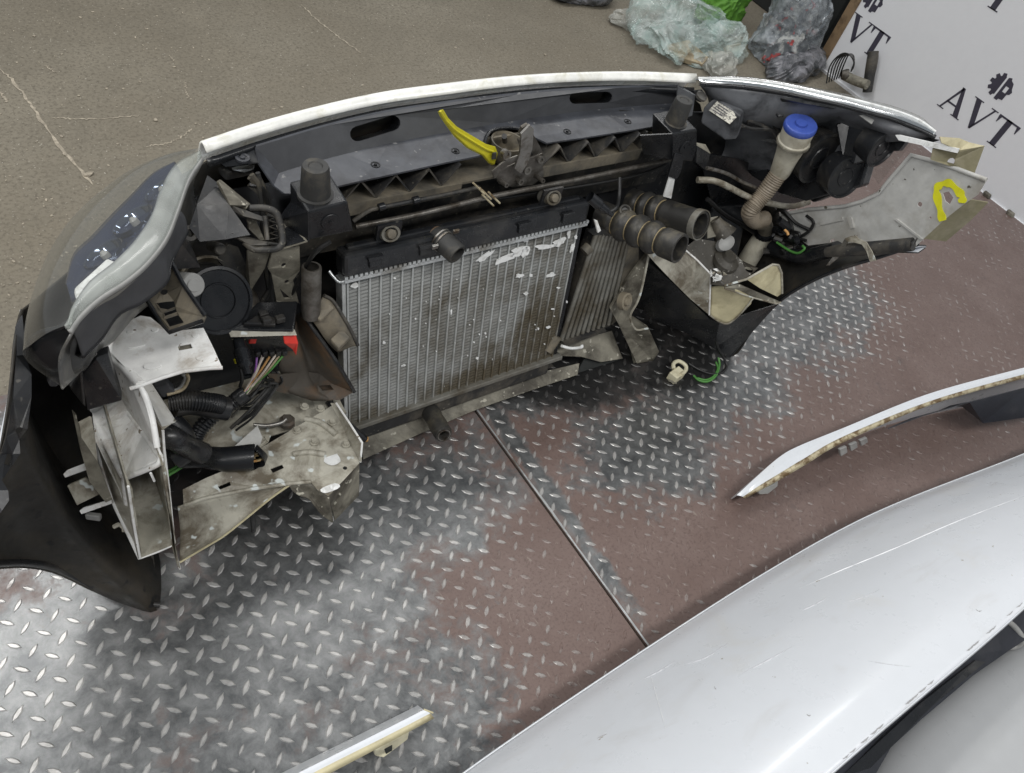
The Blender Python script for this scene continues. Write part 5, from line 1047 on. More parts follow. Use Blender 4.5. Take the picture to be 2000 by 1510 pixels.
slab('lamp_body', GX(8, [(420,430,0.90),(700,480,0.93),(800,450,0.94),(900,600,0.94),(920,740,0.94),(780,780,0.93),(640,740,0.92),(480,640,0.90),(400,560,0.90)]), 0.05, 'clean_black', hr, bev=0.004)
slab('lamp_arm', GZ(8, [(800,335,0.68),(840,335,0.685),(950,300,0.73),(985,290,0.74),(960,345,0.70),(900,400,0.63),(840,420,0.61),(820,380,0.64)]), 0.012, 'clean_black', hr, bev=0.002)
for pts in ([(400,320,0.66),(470,340,0.66),(560,370,0.66),(620,400,0.65)],[(410,350,0.655),(480,375,0.65),(590,385,0.66),(640,470,0.63)],[(430,300,0.67),(410,330,0.66),(430,370,0.65)],[(570,290,0.70),(600,350,0.67),(640,400,0.65)],[(460,345,0.66),(470,330,0.67),(545,360,0.665)]):
    tube('lamp_stay', GZ(8,pts), 0.0045, 'dusty_black', hr, 6, 14)
slab('lamp_fin', GZ(8, [(568,280,0.70),(585,285,0.70),(645,385,0.66),(625,400,0.65)]), 0.004, 'clean_black', hr)
tube('lamp_hook', GZ(8,[(620,295,0.71),(628,305,0.71),(655,302,0.712)]), 0.003, 'clean_black', hr, 5)
slab('dark_gap_fill', PL([(1365,300),(1440,310),(1540,345),(1580,400),(1480,425),(1390,395)], Y=0.11), 0.004, 'clean_black', hr)  # black sheet added to darken the gap beside the filler neck
slab('lamp_body', GX(8, [(690,470,0.955),(900,430,0.96),(1080,440,0.965),(1130,560,0.965),(1090,700,0.96),(930,745,0.955),(820,790,0.955),(700,700,0.95)]), 0.04, 'clean_black', hr, bev=0.006)
# ignition box with paper label
bxp = GZ(8, [(212,262,0.672),(262,215,0.695),(300,210,0.70),(420,300,0.70),(415,350,0.68),(392,436,0.63),(330,440,0.625),(195,345,0.635)])
ib = slab('ignition_box', bxp, 0.035, 'lamp_back', hr, bev=0.004)
def lift(p, d): return p+(CAM-p).normalized()*d
slab('paper_label', [lift(p,0.003) for p in GZ(8, [(288,222,0.696),(408,300,0.695),(358,350,0.672),(240,272,0.674)])], 0.0012, 'label_paper', ib)
for k in range(4):
    a0 = 0.15+k*0.2; f = lambda u, v: (Vector((288,222,0.696)).lerp(Vector((408,300,0.695)),u)).lerp(Vector((240,272,0.674)).lerp(Vector((358,350,0.672)),u),v)
    q = [f(0.1,a0),f(0.45+0.4*random.random(),a0),f(0.45+0.3*random.random(),a0+0.07),f(0.1,a0+0.07)]
    slab('label_line', [lift(G(8,v.x,v.y,Z=v.z),0.0042) for v in q], 0.0008, 'print_dark', ib)
slab('box_cap', GZ(8, [(160,160,0.715),(205,155,0.715),(235,190,0.70),(215,225,0.695),(165,200,0.70)]), 0.015, 'black_plastic', hr, bev=0.003)
lathe('cap_screw', G(8,195,200,Z=0.705), (0,-0.3,1), [(0,0.014),(0.006,0.014),(0.007,0.008),(0.007,0)], 'steel', hr, 14)
# --- washer filler neck
wt, wb = G(8,752,360,Y=0.0), G(8,640,615,Y=0.0)
wax = (wt-wb).normalized(); wl = (wt-wb).length
wn = lathe('washer_neck', wb, wax, [(-0.01,0.022),(0,0.025),(wl*0.35,0.029),(wl*0.62,0.034),(wl*0.66,0.038),(wl*0.70,0.0385),(wl*0.72,0.036),(wl*0.97,0.038),(wl*0.97,0)], 'milky_plastic', nose, 32); wn['label'] = 'milky washer filler neck with blue cap'
lathe('filler_cap', wb+wax*(wl*0.93), wax, [(0,0.037),(0.004,0.039),(0.013,0.039),(0.016,0.037),(0.017,0.034),(0.015,0.028),(0.014,0.014),(0.019,0.013),(0.019,0)], 'blue_cap', wn, 32)
lathe('neck_strap', wb+wax*(wl*0.64), wax, [(0,0.0385),(0,0.0405),(0.006,0.0405),(0.006,0.0385)], 'rail_dirty', wn, 28)
cor = corrugated('ribbed_tube', GY(8, [(645,605,0.0),(600,670,-0.002),(545,745,-0.004),(495,800,-0.006),(470,845,-0.008),(500,888,-0.008),(550,880,-0.004)]), 0.0225, 'ribbed_tan', 150, wn, 0.87, 18)
tube('neck_elbow', GY(8, [(480,855,-0.006),(505,890,-0.005),(545,905,0.0),(556,935,0.0),(545,985,0.0)]), 0.0215, 'tan_dust_plastic', wn, 16, 20)
tube('lower_tube', GY(8, [(552,955,0.0),(530,1000,-0.002),(490,1060,-0.004),(445,1130,-0.006)]), [0.0255,0.0275,0.028,0.028], 'milky_plastic', wn, 20, 16)
tube('tube_seal', GY(8, [(556,945,0.0),(548,965,0.0)]), 0.0285, 'clean_black', wn, 18)
# --- two ribbed boost hoses
def boost(a, b, r, rings, lab, clamp=False, sag=0.0):
    ax = (b-a).normalized(); L = (b-a).length; prof = [(0,r*0.86)]
    n = 60
    for i in range(n+1):
        t = i/n; rr = r*0.97
        for q in rings: rr -= r*0.16*math.exp(-((t-q)/0.03)**2)
        for q0, q1 in zip(rings[:-1], rings[1:]):
            if q0 < t < q1: rr += r*0.12*math.sin(math.pi*(t-q0)/(q1-q0))
        prof.append((L*t, rr))
    prof += [(L,r*0.80),(L*0.2,r*0.74),(L*0.2,0)]
    o = lathe('boost_hose', a, ax, prof, 'hose_rubber', nose, 36, 1.0, None, 40); o['label'] = lab
    for q in rings: lathe('hose_ring', a+ax*(L*q), ax, [(-0.0014,r*0.80),(-0.0009,r*0.875),(0.0009,r*0.875),(0.0014,r*0.80)], 'hose_band', o, 32)
    if clamp: lathe('hose_cuff', a+ax*(L*0.93), ax, [(0,r*0.98),(0,r*1.04),(L*0.08,r*1.06),(L*0.08,r*0.98)], 'dusty_alu', o, 32)
    return o
h1_ = boost(G(7,70,425,Z=0.445), G(7,538,622,Z=0.508), 0.036, [0.22,0.40,0.58,0.76], 'nearer ribbed black boost hose with gold rings')
h2_ = boost(G(7,250,345,Z=0.44), G(7,660,482,Z=0.515), 0.0345, [0.16,0.30,0.46], 'farther ribbed black boost hose with light cuff', True)
lathe('boost_dimple', G(7,215,398,Z=0.50), (-0.3,-0.5,0.8), [(-0.004,0.016),(0.002,0.015),(0.003,0.011),(-0.001,0.008),(-0.001,0)], 'hose_rubber', h1_, 16)
cables('sensor_wire', GY(7, [(30,330,0.03),(70,390,0.015),(120,405,0.01),(165,375,0.01),(180,300,0.02),(182,205,0.05)]), 0.004, 'wire_black', nose, 26)
lathe('sensor', G(7,5,315,Y=0.035), (0.75,-0.4,-0.5), [(0,0.012),(0.03,0.012),(0.034,0.009),(0.055,0.009),(0.058,0.006),(0.075,0.005)], 'clean_black', nose, 16)
slab('sensor_tag', GY(7, [(35,450,0.0),(50,455,0.0),(72,515,-0.01),(55,528,-0.01)]), 0.004, 'rail_white', nose)
# --- right chassis rail
rr_ = slab('chassis_rail', GZ(7, [(350,660,0.40),(390,640,0.40),(560,622,0.375),(640,690,0.36),(720,772,0.345),(714,900,0.275),(710,1012,0.215),(600,920,0.25),(480,800,0.31),(390,705,0.36)]), 0.004, 'rail_beige', nose); rr_['label'] = 'torn beige right chassis rail end'
tube('rail_edge', GZ(7, [(560,622,0.376),(640,690,0.361),(720,772,0.346),(714,900,0.276),(710,1012,0.216)]), 0.0025, 'rail_white', rr_, 6)
loft('rail_inside', [GZ(7,[(718,848,0.30),(800,842,0.32),(880,870,0.32),(968,912,0.30)]), GZ(7,[(718,930,0.255),(790,950,0.255),(870,960,0.26),(962,930,0.29)]), GZ(7,[(716,1015,0.213),(770,1052,0.195),(825,1062,0.195),(955,950,0.28)])], 'primer_cream', rr_, n=14, m=10, th=0.003)
tube('rail_edge', GZ(7, [(716,1015,0.213),(770,1052,0.195),(825,1062,0.195),(900,1000,0.245),(968,915,0.30)]), 0.0025, 'rail_beige', rr_, 6, 24)
slab('rail_flap', GZ(7, [(930,802,0.355),(1085,714,0.40),(1118,718,0.40),(1138,765,0.38),(1140,885,0.32),(1112,905,0.31),(1010,855,0.335)]), 0.003, 'primer_cream', rr_)
tube('rail_edge', GZ(7, [(800,840,0.33),(930,802,0.356),(1085,714,0.401),(1118,718,0.401),(1138,765,0.381),(1141,885,0.321)]), 0.003, 'rail_beige', rr_, 6)
slab('rail_tongue', GZ(7, [(800,852,0.325),(880,828,0.335),(930,852,0.33),(1130,938,0.285),(1105,945,0.283),(960,905,0.30)]), 0.004, 'rail_dirty', rr_)
tube('rail_edge', GZ(7, [(800,855,0.327),(960,908,0.302),(1105,947,0.284),(1132,938,0.287)]), 0.0022, 'rail_beige', rr_, 6)
slab('rail_top', GZ(7, [(560,622,0.372),(640,560,0.40),(800,590,0.39),(900,690,0.375),(1000,735,0.365),(930,802,0.35),(800,840,0.33),(720,832,0.335),(720,772,0.342)]), 0.003, 'grime', rr_, holes=[circ(G(7,945,745,Z=0.36),0.012,10,ax1=(1,0,0),ax2=(0,1,0))])
for k in range(16):
    p = G(7,random.uniform(690,800),random.uniform(740,820),Z=0.345)
    slab('rail_shred', [p+Vector((random.uniform(-0.014,0.014),random.uniform(-0.012,0.012),random.uniform(0,0.014))) for _ in range(4)], 0.001, random.choice(['rail_white','rail_beige','splash_white','rail_dirty']), rr_)
lathe('engine_mount', G(7,800,700,Z=0.36), (0,-0.2,1), [(0,0.038),(0.012,0.036),(0.02,0.02),(0.03,0.016),(0.03,0)], 'grime', rr_, 18)
lathe('white_plug', G(7,808,590,Z=0.40), (-0.2,-0.5,0.8), [(-0.01,0.018),(0.004,0.018),(0.008,0.012),(0.009,0)], 'gasket', nose, 18, 1.5, (1,0.3,0))
lathe('mount_cone', G(7,745,450,Z=0.43), (0.3,-0.6,-0.4), [(0,0.014),(0.012,0.016),(0.04,0.028),(0.05,0.032),(0.05,0.02)], 'grime', nose, 20)
slab('rail_web', GZ(7, [(700,440,0.42),(760,430,0.43),(850,525,0.41),(700,560,0.40)]), 0.005, 'rail_dirty', rr_)
# wheel liner hanging below the rail
slab('wheel_liner', GZ(7, [(335,690,0.34),(480,810,0.29),(715,1040,0.19),(770,1060,0.185),(1115,948,0.27),(960,1110,0.13),(822,1265,0.005),(740,1210,0.04),(600,1130,0.06),(360,1030,0.09),(300,940,0.14)]), 0.003, 'clean_black', nose)['label'] = 'black wheel liner hanging below the right rail'
# white lower edge, silver pipe, dark loom on the right
tube('panel_edge', GY(7, [(640,215,0.05),(760,228,0.03),(950,320,0.01),(1080,356,0.0),(1200,372,-0.01),(1300,345,-0.02)]), 0.008, 'rail_beige', nose, 8, 30)
cables('silver_pipe', GY(7, [(695,145,0.04),(760,160,0.035),(830,185,0.03),(900,225,0.025),(985,262,0.02)]), 0.0045, 'steel', nose, 24)
cables('loom', GY(7, [(700,330,0.06),(800,420,0.05),(950,510,0.02),(1020,560,0.0)]), 0.006, 'wire_black', nose, 20)
tube('right_loom', GX(8, [(590,1040,0.95),(660,1065,0.945),(760,1090,0.94),(880,1065,0.93),(960,1045,0.92)]), 0.020, 'clean_black', nose, 12, 20)['label'] = 'dark taped loom along the right apron'
pp = tube('apron_pipe', GX(8, [(900,1065,0.90),(1000,1052,0.90),(1180,1040,0.91),(1380,1020,0.92)]), [0.013,0.016,0.017,0.016], 'dusty_black', nose, 16, 20); pp['label'] = 'black tube lying along the right apron'
lathe('pipe_end', G(8,1380,1020,X=0.92), Vector((0.25,-0.9,0.15)), [(0,0.0165),(0.002,0.0165),(0.002,0.011),(-0.004,0.010),(-0.004,0)], 'dusty_black', pp, 16)
for pts in ([(560,990),(660,1000),(760,960),(800,900),(760,860)],[(600,1010),(700,1040),(820,1030),(900,1020)],[(600,820),(660,870),(680,930),(685,970)],[(620,900),(650,940),(720,960),(700,1000)],[(580,850),(630,830),(700,900),(780,940)],[(540,960),(620,950),(680,980),(760,1000)]):
    cables('thin_loom', GX(8, [(a+25,b,0.945+0.01*random.random()) for a,b in pts]), 0.0045, 'wire_black', nose, 20, 6)
cables('green_wire', GX(8, [(620,1010,0.925),(690,1055,0.925),(740,1070,0.92),(775,1045,0.92),(765,1030,0.925)]), 0.0035, 'wire_green', nose, 20)
cables('orange_wire', GX(8, [(665,940,0.865),(680,955,0.865),(684,970,0.864)]), 0.0035, 'wire_orange', nose, 8)
for k in range(14):
    c = G(8,random.uniform(600,760),random.uniform(930,1060),X=0.945+random.uniform(-0.015,0.01)); tube('loom_knot', [c, c+Vector((random.uniform(-0.03,0.03),random.uniform(-0.03,0.03),random.uniform(-0.02,0.02)))], random.uniform(0.006,0.012), random.choice(['wire_black','clean_black','dusty_black']), nose, 7)
# lower dark block of the right side (reservoir)
slab('washer_tank', [Vector((0.80,0.10,0.40)),Vector((0.90,0.06,0.42)),Vector((0.90,-0.06,0.10)),Vector((0.76,0.0,0.10))], 0.06, 'black_plastic', nose, bev=0.006)
# --- right inner wing (apron)
XA = 0.965
ap = slab('wing_apron', GL(8, [(640,855),(700,845),(800,825),(900,825),(1000,808),(1100,780),(1190,735),(1250,660),(1370,522),(1480,552),(1600,590),(1790,662),(1768,700),(1740,745),(1660,800),(1560,880),(1440,990),(1385,1040),(1250,1060),(1100,1045),(950,1040),(800,1030),(700,960)], X=XA), 0.003, 'apron_grey', nose,
     holes=[GL(8,[(1545,735),(1580,725),(1605,760),(1585,800),(1560,780)],X=XA), circ(G(8,1418,798,X=XA),0.006,8,ax1=(0,1,0),ax2=(0,0,1)), GL(8,[(918,995),(940,990),(940,1005),(920,1010)],X=XA), circ(G(8,1478,872,X=XA),0.003,8,ax1=(0,1,0),ax2=(0,0,1))]); ap['label'] = 'grey inner wing panel with yellow paint mark'
ym = GL(8, [(1545,890),(1530,830),(1512,745),(1515,705),(1550,682),(1590,685),(1640,735),(1655,760),(1652,790)], X=XA-0.003)
c = cr(ym, 40); tv = [(c[min(i+1,39)]-c[max(i-1,0)]).normalized() for i in range(40)]
nv = [Vector((0,-t.z,t.y)) for t in tv]
wv = [0.0075+0.002*math.sin(i*0.9) for i in range(40)]
loft('paint_mark', [[p+n*w_ for p,n,w_ in zip(c,nv,wv)], [p-n*w_ for p,n,w_ in zip(c,nv,wv)]], 'yellow_paint', ap, th=0.002, smooth=False)
slab('apron_flange', [G(8,1440,990,X=XA),G(8,1560,880,X=XA),G(8,1690,770,X=XA),G(8,1800,788,X=XA+0.05),G(8,1700,890,X=XA+0.05),G(8,1565,1005,X=XA+0.05)], 0.003, 'olive_primer', ap)
tube('apron_edge', GL(8, [(640,855),(800,825),(1000,808),(1100,780),(1190,735),(1250,660),(1370,522),(1480,552),(1600,590),(1790,662)], X=XA-0.002), 0.005, 'apron_grey', ap, 8)
slab('apron_rib', GL(8, [(1275,882),(1290,880),(1432,990),(1420,995)], X=XA-0.004), 0.004, 'apron_grey', ap)
slab('apron_rib', GL(8, [(860,895),(985,868),(988,888),(865,915)], X=XA-0.004), 0.004, 'apron_grey', ap)
slab('apron_rib', GL(8, [(1010,870),(1035,868),(1050,930),(1030,935)], X=XA-0.004), 0.004, 'apron_grey', ap)
slab('apron_box_top', GX(8, [(1530,420,0.93),(1640,428,0.95),(1690,450,0.97),(1780,472,0.99),(1640,496,0.95),(1540,455,0.93)]), 0.004, 'primer_cream', ap)
slab('apron_box', GX(8, [(1492,482,0.935),(1635,508,0.95),(1640,496,0.95),(1780,472,0.99),(1720,635,0.985),(1600,590,0.96),(1478,548,0.935)]), 0.004, 'olive_primer', ap, holes=[circ(G(8,1592,562,X=0.957),0.008,10,ax1=(0,1,0),ax2=(0,0,1),sq=1.2)])
slab('apron_strip', GX(8, [(1282,412,0.91),(1310,412,0.91),(1640,488,0.945),(1628,512,0.945),(1300,440,0.91)]), 0.004, 'splash_white', ap)
slab('strap', GX(8, [(895,1140,0.905),(945,1075,0.895),(1000,990,0.885),(1020,1000,0.885),(990,1060,0.89),(960,1100,0.90),(915,1138,0.905)]), 0.003, 'steel', ap)
slab('strap', GX(8, [(1000,988,0.885),(1030,975,0.885),(1060,972,0.885),(1075,990,0.885),(1120,1010,0.885),(1150,1060,0.885),(1172,1112,0.89),(1140,1118,0.89),(1120,1060,0.885),(1095,1022,0.884),(1050,1010,0.884),(1015,1005,0.884)]), 0.003, 'rail_beige', ap)
# --- loose plug on the floor, still on its wires
pg = obox('loose_plug', G(7,515,1368,Z=0.016), Vector((0.022,0.004,0)), Vector((-0.003,0.014,0)), (0,0,0.014), 'cream_plastic', nose, 0.002); pg['label'] = 'cream plug lying on the tread plate'
tube('plug_latch', GZ(7, [(500,1330,0.03),(500,1300,0.034),(530,1285,0.034),(570,1310,0.03),(570,1340,0.026),(545,1365,0.03)]), 0.006, 'cream_plastic', pg, 8, 20)
slab('plug_slot', GZ(7, [(470,1395,0.017),(520,1415,0.012),(515,1420,0.008),(468,1403,0.012)]), 0.004, 'rail_dirty', pg)
cables('plug_wire', GZ(7, [(735,1075,0.14),(745,1150,0.09),(765,1215,0.05),(800,1275,0.02),(812,1320,0.008),(780,1355,0.006),(720,1360,0.006),(650,1335,0.007),(590,1300,0.010)]), 0.0042, 'wire_black', nose, 40)
cables('plug_wire', GZ(7, [(765,1265,0.02),(770,1310,0.010),(750,1370,0.006),(700,1405,0.006),(650,1398,0.006),(618,1370,0.006)]), 0.0035, 'wire_green', nose, 30)
cables('plug_wire', GZ(7, [(750,1290,0.012),(760,1330,0.008),(735,1375,0.006),(690,1395,0.006),(640,1385,0.006)]), 0.003, 'wire_green', nose, 30)

# ================================================================== loose body panels
def panel_fender(name, label, t, b, far, mat='white_paint'):
    e = thing(name, label, 'car panel', (sum((p.x for p in t))/len(t), sum((p.y for p in t))/len(t), 0))
    loft('outer_skin', [b, [p.lerp(q,0.5)+Vector((0,0,0.0005)) for p,q in zip(t,b)], t, [p+far*0.35 + Vector((0,0,-p.z*0.3)) for p in t], [Vector((p.x+far.x, p.y+far.y, 0.008)) for p in t]], mat, e, n=60, th=0.0025, smooth=False)
    return e
tB = PZ([(1440,968,0.055),(1480,931,0.075),(1523,894,0.090),(1560,873,0.105),(1646,838,0.128),(1810,772,0.165),(1975,726,0.20),(2120,690,0.23)])
bB_ = PZ([(1450,970,0.053),(1484,948,0.070),(1527,922,0.084),(1568,897,0.098),(1648,852,0.122),(1812,785,0.158),(1977,737,0.192),(2120,702,0.22)])
fB = panel_fender('fender', 'narrow white wing with rusty edge and dark liner resting on the tread plate', tB, bB_, Vector((0.02,0.01,0)))
loft('rusty_edge', [bB_, PZ([(1455,974,0.047),(1494,953,0.064),(1538,929,0.077),(1578,905,0.090),(1650,863,0.114),(1813,793,0.150),(1978,745,0.184),(2120,710,0.21)])], 'rust_edge', fB, n=60, th=0.002)
slab('liner', PZ([(1735,838,0.128),(1800,814,0.140),(1894,786,0.160),(2003,758,0.182),(2100,738,0.20),(2100,795,0.12),(2000,816,0.09),(1920,827,0.075),(1912,810,0.09),(1880,795,0.11),(1858,793,0.12),(1835,803,0.12),(1780,818,0.12)]), 0.003, 'liner_blue_black', fB)
slab('clip', PZ([(1480,960,0.05),(1512,946,0.055),(1520,935,0.062),(1519,950,0.045),(1500,965,0.035),(1484,966,0.04)]), 0.010, 'gasket', fB, bev=0.002)
for a in (1640,1660,1680): slab('clip', PZ([(a,878-(a-1640)*0.42,0.10),(a+14,872-(a-1640)*0.42,0.10),(a+16,884-(a-1640)*0.5,0.07),(a+3,892-(a-1640)*0.5,0.07)]), 0.008, 'gasket', fB, bev=0.002)
tA = PZ([(500,1551,0.10),(620,1491,0.10),(740,1431,0.10),(827,1387,0.10)]); bA = PZ([(560,1536,0.097),(660,1485,0.097),(760,1435,0.097),(841,1393,0.097)])
fA = panel_fender('fender', 'white panel tip with beige edge and clip at the bottom edge of the picture', tA, bA, Vector((0.02,0.03,0)))
loft('primer_edge', [bA, PZ([(566,1552,0.090),(667,1499,0.090),(770,1445,0.090),(848,1403,0.090)])], 'primer_cream', fA, n=30, th=0.002)
slab('tip_cap', [tA[-1], P(846,1394,Z=0.098), bA[-1]], 0.003, 'primer_cream', fA)
slab('clip', PZ([(730,1466,0.085),(800,1428,0.085),(797,1445,0.06),(775,1462,0.05),(750,1481,0.045),(733,1478,0.05)]), 0.012, 'cream_plastic', fA, bev=0.003)
slab('painted_clip_hole', PZ([(750,1462,0.072),(766,1453,0.072),(766,1466,0.066),(754,1473,0.063)]), 0.002, 'wall_dark', fA)  # dark slab paints the shade of a hole that is not cut
# big white bonnet leaning up towards the viewer
e1 = PZ([(740,1640,0.12),(905,1512,0.12),(1080,1390,0.12),(1290,1250,0.12),(1488,1124,0.12),(1653,1030,0.125),(1790,968,0.13),(2000,887,0.135),(2180,810,0.14)])
e3 = PZ([(1380,1730,0.42),(1500,1615,0.42),(1620,1511,0.42),(1700,1442,0.42),(1800,1357,0.42),(1880,1290,0.42),(1950,1230,0.42),(2010,1176,0.42),(2150,1050,0.42)])
e2a = [a.lerp(b,0.12)+Vector((0,0,0.026)) for a,b in zip(e1,e3)]; e2b = [a.lerp(b,0.42)+Vector((0,0,0.052)) for a,b in zip(e1,e3)]; e2c = [a.lerp(b,0.75)+Vector((0,0,0.040)) for a,b in zip(e1,e3)]
bon = thing('bonnet', 'large smooth white car panel filling the lower right, near its edge raised', 'car panel', (0.9,-0.9,0))
edn = [p+Vector((0.012,0.012,-0.02)) for p in e1]
loft('outer_skin', [e1, e2a, e2b, e2c, e3], 'white_paint', bon, n=60, m=40, th=0.003)
loft('edge_return', [e1, [Vector((p.x+0.004,p.y-0.012,p.z-0.03)) for p in e1], [Vector((p.x+0.01,p.y-0.02,0.006)) for p in e1]], 'white_paint', bon, n=60, th=0.003)
loft('folded_edge', [e3, [p+Vector((0.004,-0.004,-0.010)) for p in e3], [p+Vector((0.03,0.03,-0.022)) for p in e3]], 'white_paint', bon, n=40, th=0.002)
tube('edge_chips', [p+Vector((0.0,-0.001,-0.004)) for p in e3], 0.0022, 'rust_edge', bon, 6, 60)
loft('inner_frame', [[p+Vector((0.03,0.03,-0.024)) for p in e3], [p+Vector((0.10,0.07,-0.08)) for p in e3], [p+Vector((0.26,0.13,-0.20)) for p in e3]], 'liner_blue_black', bon, n=40, m=10, th=0.003)
slab('inner_liner', PZ([(1520,1600,0.31),(1700,1410,0.31),(1850,1285,0.31),(2060,1110,0.31),(2080,1200,0.28),(1975,1268,0.28),(1900,1320,0.27),(1800,1405,0.265),(1740,1460,0.26),(1660,1600,0.25)]), 0.003, 'liner_blue_black', bon)
slab('liner_fold', PZ([(1640,1520,0.292),(1800,1372,0.292),(1905,1290,0.292),(1925,1293,0.29),(1820,1380,0.285),(1700,1500,0.28)]), 0.004, 'clean_black', bon)
# scuffs and scratches that follow the skin
from mathutils.bvhtree import BVHTree
sk = [o for o in bon.children if o.name.startswith('outer_skin')][0]
tree = BVHTree.FromPolygons([sk.matrix_world @ v.co for v in sk.data.vertices], [tuple(p.vertices) for p in sk.data.polygons])
pm('scuff_dark', (0.30,0.30,0.30), 0.6); pm('scuff_light', (0.80,0.81,0.82), 0.5); pm('scuff_mid', (0.50,0.51,0.53), 0.5)
def on_skin(x, y):
    v = (FW + RI*((x-1000)/F_PX) + DN*((y-755)/F_PX)).normalized()
    h = tree.ray_cast(CAM, v); return h[0]-v*0.0012 if h[0] else None
def scratch(pts, wd, mat):
    c = [on_skin(p.x,p.y) for p in cr([Vector((a,b,0)) for a,b in pts], 26)]
    c = [p for p in c if p]
    if len(c) < 4: return
    V, Fs = [], []
    for i, p in enumerate(c):
        t = c[min(i+1,len(c)-1)]-c[max(i-1,0)]; sd = t.cross(CAM-p).normalized()*wd*random.uniform(0.2,1.0)*math.sin(math.pi*(i+0.3)/len(c))
        V += [p+sd, p-sd]
    for i in range(len(c)-1): Fs.append((2*i,2*i+1,2*i+3,2*i+2))
    mk('scratch', V, Fs, mat, bon)
for pts, wd, mt in (([(1270,1312),(1283,1362),(1302,1428)],0.0009,'scuff_light'),([(1448,1316),(1500,1290),(1552,1260)],0.0012,'scuff_mid'),([(1560,1150),(1640,1115),(1750,1070),(1870,1018),(1990,972)],0.0011,'scuff_light'),([(1166,1442),(1176,1438),(1186,1433)],0.0014,'scuff_dark'),
                    ([(1330,1300),(1380,1284),(1430,1250)],0.0008,'scuff_mid'),([(1640,1180),(1690,1165),(1720,1150)],0.0010,'scuff_mid'),([(1560,1195),(1590,1182),(1620,1165)],0.0010,'scuff_mid'),([(1690,1290),(1740,1298),(1780,1302)],0.0008,'scuff_mid'),([(1250,1330),(1290,1310),(1320,1290)],0.0010,'scuff_mid'),([(1905,1190),(1912,1194),(1918,1192)],0.0012,'scuff_dark'),([(1575,1395),(1580,1398),(1584,1396)],0.0014,'scuff_dark'),([(1395,1340),(1397,1345),(1399,1346)],0.001,'scuff_dark')):
    scratch(pts, wd, mt)
for k in range(26):      # chips along the near edge
    p = random.uniform(1640,1990); y_ = 1511-(p-1620)*0.873
    scratch([(p-4,y_-3),(p+3,y_-6),(p+9,y_-13)], 0.0014, 'scuff_dark')
# second pale panel below it
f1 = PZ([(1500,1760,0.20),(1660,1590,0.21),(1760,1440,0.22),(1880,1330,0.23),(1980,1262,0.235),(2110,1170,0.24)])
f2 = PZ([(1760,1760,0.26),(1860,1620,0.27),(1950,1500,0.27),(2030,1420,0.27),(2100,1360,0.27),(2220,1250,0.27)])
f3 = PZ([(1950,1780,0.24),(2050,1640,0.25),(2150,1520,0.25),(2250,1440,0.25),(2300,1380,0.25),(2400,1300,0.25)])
lp = thing('body_panel', 'white panel underneath the large white panel, shade put into its grey colour', 'car panel', (0.4,-1.1,0))
loft('outer_skin', [[Vector((p.x,p.y+0.02,0.01)) for p in f1], f1, f2, f3, [Vector((p.x,p.y-0.03,0.01)) for p in f3]], 'panel_white_shaded', lp, n=30, m=20, th=0.003)
for pts in ([(1944,1208,0.30),(1968,1214,0.30),(1986,1230,0.29),(1997,1250,0.27),(1985,1262,0.25),(1960,1265,0.24),(1942,1266,0.23)],):
    o = tube('cable', PZ(pts), 0.0062, 'gasket', None, 10, 24); tag(o, 'short bent white cable poking out under the large white panel', 'cable')

# ================================================================== clutter behind
def crumple(name, px, py, rx, ry, rz, mat, label, cat, seed=0, amp=0.28, freq=7, rot=0, sub=6, parent=None, lift_=0.0):
    c = P(px,py,Z=ZC+rz*0.5)
    bm = bmesh.new(); bmesh.ops.create_icosphere(bm, subdivisions=sub, radius=1.0)
    M = Matrix.Rotation(rot,3,'Z'); off = Vector((seed*3.7,seed*1.3,seed*2.1))
    def ridge(q): return 1-2*abs(noise.noise(q))
    for v in bm.verts:
        d = v.co.normalized(); p = Vector((d.x*rx,d.y*ry,d.z*rz))
        q = p*freq*0.55+off
        wv_ = Vector((noise.noise(q+Vector((9,0,0))),noise.noise(q+Vector((0,9,0))),noise.noise(q+Vector((0,0,9)))))
        q2 = (p*freq + wv_*1.6); q2.x *= 0.55
        k = 1 + amp*1.5*noise.noise(q) + amp*0.55*(ridge(q2+off)-0.5) + amp*0.28*(ridge(q2*2.2+off)-0.5) + amp*0.12*ridge(q2*4.5)
        p = M @ (p*k); p += c; p.z = max(p.z, ZC+0.003+0.004*abs(d.x*d.y)) + lift_; v.co = p
    o = from_bm(name, bm, mat, parent, True, 28)
    if label: tag(o, label, cat)
    return o
crumple('dark_bag', 1132,-22,0.17,0.12,0.09,'dark_film','dark crumpled plastic bag at the top edge of the picture','bag',1)
crumple('plastic_wrap', 1312,52,0.29,0.18,0.11,'aqua_film','pale blue-green crumpled plastic sheet on the concrete','plastic sheet',2,0.34,9,0.4)
crumple('plastic_wrap', 1398,88,0.19,0.11,0.09,'aqua_film','small blue-green fold of plastic film in front of the grey bag','plastic sheet',8,0.34,11,0.1)
crumple('wrapper', 1250,50,0.13,0.05,0.05,'clear_film','thin whitish torn wrapper left of the blue-green plastic','wrapper',3,0.4,12,-0.6)
crumple('wrapper', 1402,124,0.08,0.08,0.06,'clear_film','small clear film scrap nearest the white bumper edge','wrapper',4,0.4,14,0.5,5)
crumple('cloth_bundle', 1412,22,0.14,0.10,0.15,'green_cloth','bright green cloth bundle between the plastic bags','cloth',5,0.25,9)
gb = crumple('rubbish_bag', 1532,62,0.19,0.16,0.23,'grey_film','tall grey-blue transparent rubbish bag full of scraps','bag',6,0.26,9,0.3)
pm('red_scrap', (0.50,0.09,0.09), 0.5)
pm('bag_scraps', (0.10,0.11,0.12), 0.6, dirt=(0.42,0.43,0.42), damt=(0.48,0.6), dscale=16, speck=(0.35,0.06,0.06), speckt=(0.62,0.66), speckscale=22)
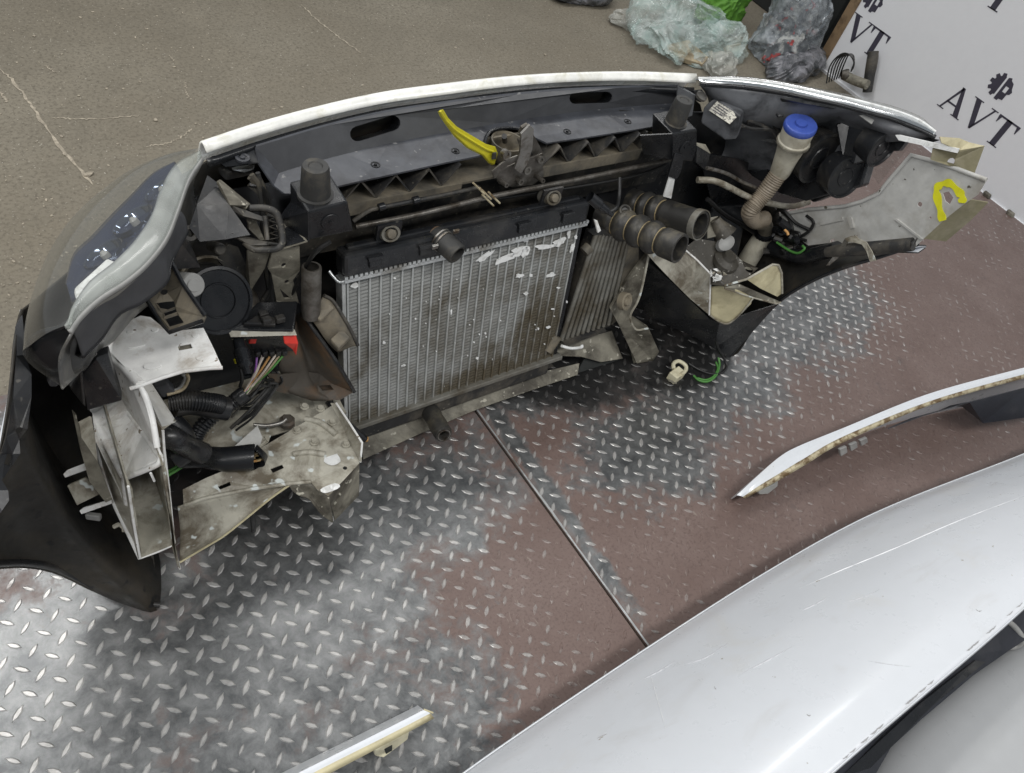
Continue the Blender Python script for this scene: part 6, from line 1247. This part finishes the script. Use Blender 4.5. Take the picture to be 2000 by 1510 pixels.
crumple('bag_contents', 1540,80,0.15,0.13,0.17,'bag_scraps',None,None,21,0.4,10,0.8,5,gb)
for k, (x, y, s) in enumerate(((1502,22,0.035),(1590,36,0.03),(1600,90,0.022),(1500,95,0.018),(1520,108,0.02))): crumple('red_scrap', x, y, s*1.5, s*0.7, s, 'red_scrap', None, None, 10+k, 0.4, 20, k, 4, gb, (0.15,0.10,0.04,0.02,0.02)[k])
crumple('dark_bag', 1558,126,0.19,0.09,0.07,'dark_film','low black plastic bag in front of the rubbish bag','bag',7,0.36,11,0.2)
cb = slab('cardboard_piece', PZ([(1302,85,0.03),(1345,78,0.05),(1385,112,0.05),(1372,124,0.02),(1330,112,0.02),(1305,98,0.02)]), 0.025, 'cardboard', None, bev=0.003, jit=0.004); tag(cb, 'stained brown cardboard scrap under the plastic', 'cardboard')
o = slab('foam_block', PZ([(1420,88,0.05),(1448,82,0.05),(1450,98,0.03),(1425,104,0.03)]), 0.03, 'milky_plastic', None, bev=0.006); tag(o, 'small pale foam block beside the rubbish bag', 'foam')
o = slab('yellow_strip', PZ([(1384,102,0.05),(1392,100,0.05),(1392,117,0.01),(1386,118,0.01)]), 0.004, 'cream_plastic', None); tag(o, 'narrow pale yellow strip between plastic scraps', 'strip')
wc = thing('wire_coil', 'loose black wire coil on the floor by the display board', 'wire', Vector((2.72,1.0,ZC)))
for k in range(6):
    a = k*6
    tube('wire_loop', PL([(1614+a*0.8,163-k*2),(1620+a,132-k*2),(1634+a*0.8,112-k),(1652+a*0.5,104+k),(1668,118+k*2),(1662,140)], X=2.70+0.02*k), 0.0035, 'wire_black', wc, 6, 20)
hp = thing('old_shock_absorber', 'dirty black tube part leaning by the foot of the display board', 'car part', Vector((2.8,0.86,ZC)))
tube('sleeve', PL([(1706,100),(1703,122),(1698,150),(1694,180)], X=2.82), [0.024,0.026,0.024,0.022], 'dusty_black', hp, 12, 16)
tube('rod', PL([(1650,148),(1672,158),(1694,166)], X=2.78), 0.022, 'rail_dirty', hp, 12, 10)
lathe('end_eye', P(1652,146,X=2.77), (0.6,-0.5,0.3), [(-0.02,0.02),(0.0,0.026),(0.01,0.026),(0.01,0.014),(0,0.012),(0,0)], 'dull_steel', hp, 16)
ck = abox('dark_backdrop', 3.02, 3.6, 1.32, 2.2, ZC, 1.1, 'wall_dark'); tag(ck, 'dark cabinet box filling the dark area behind the rubbish bag and wooden post', 'backdrop')  # plain dark box standing in for the dark area beyond the post
md = ck.modifiers.new('bevel','BEVEL'); md.width = 0.006
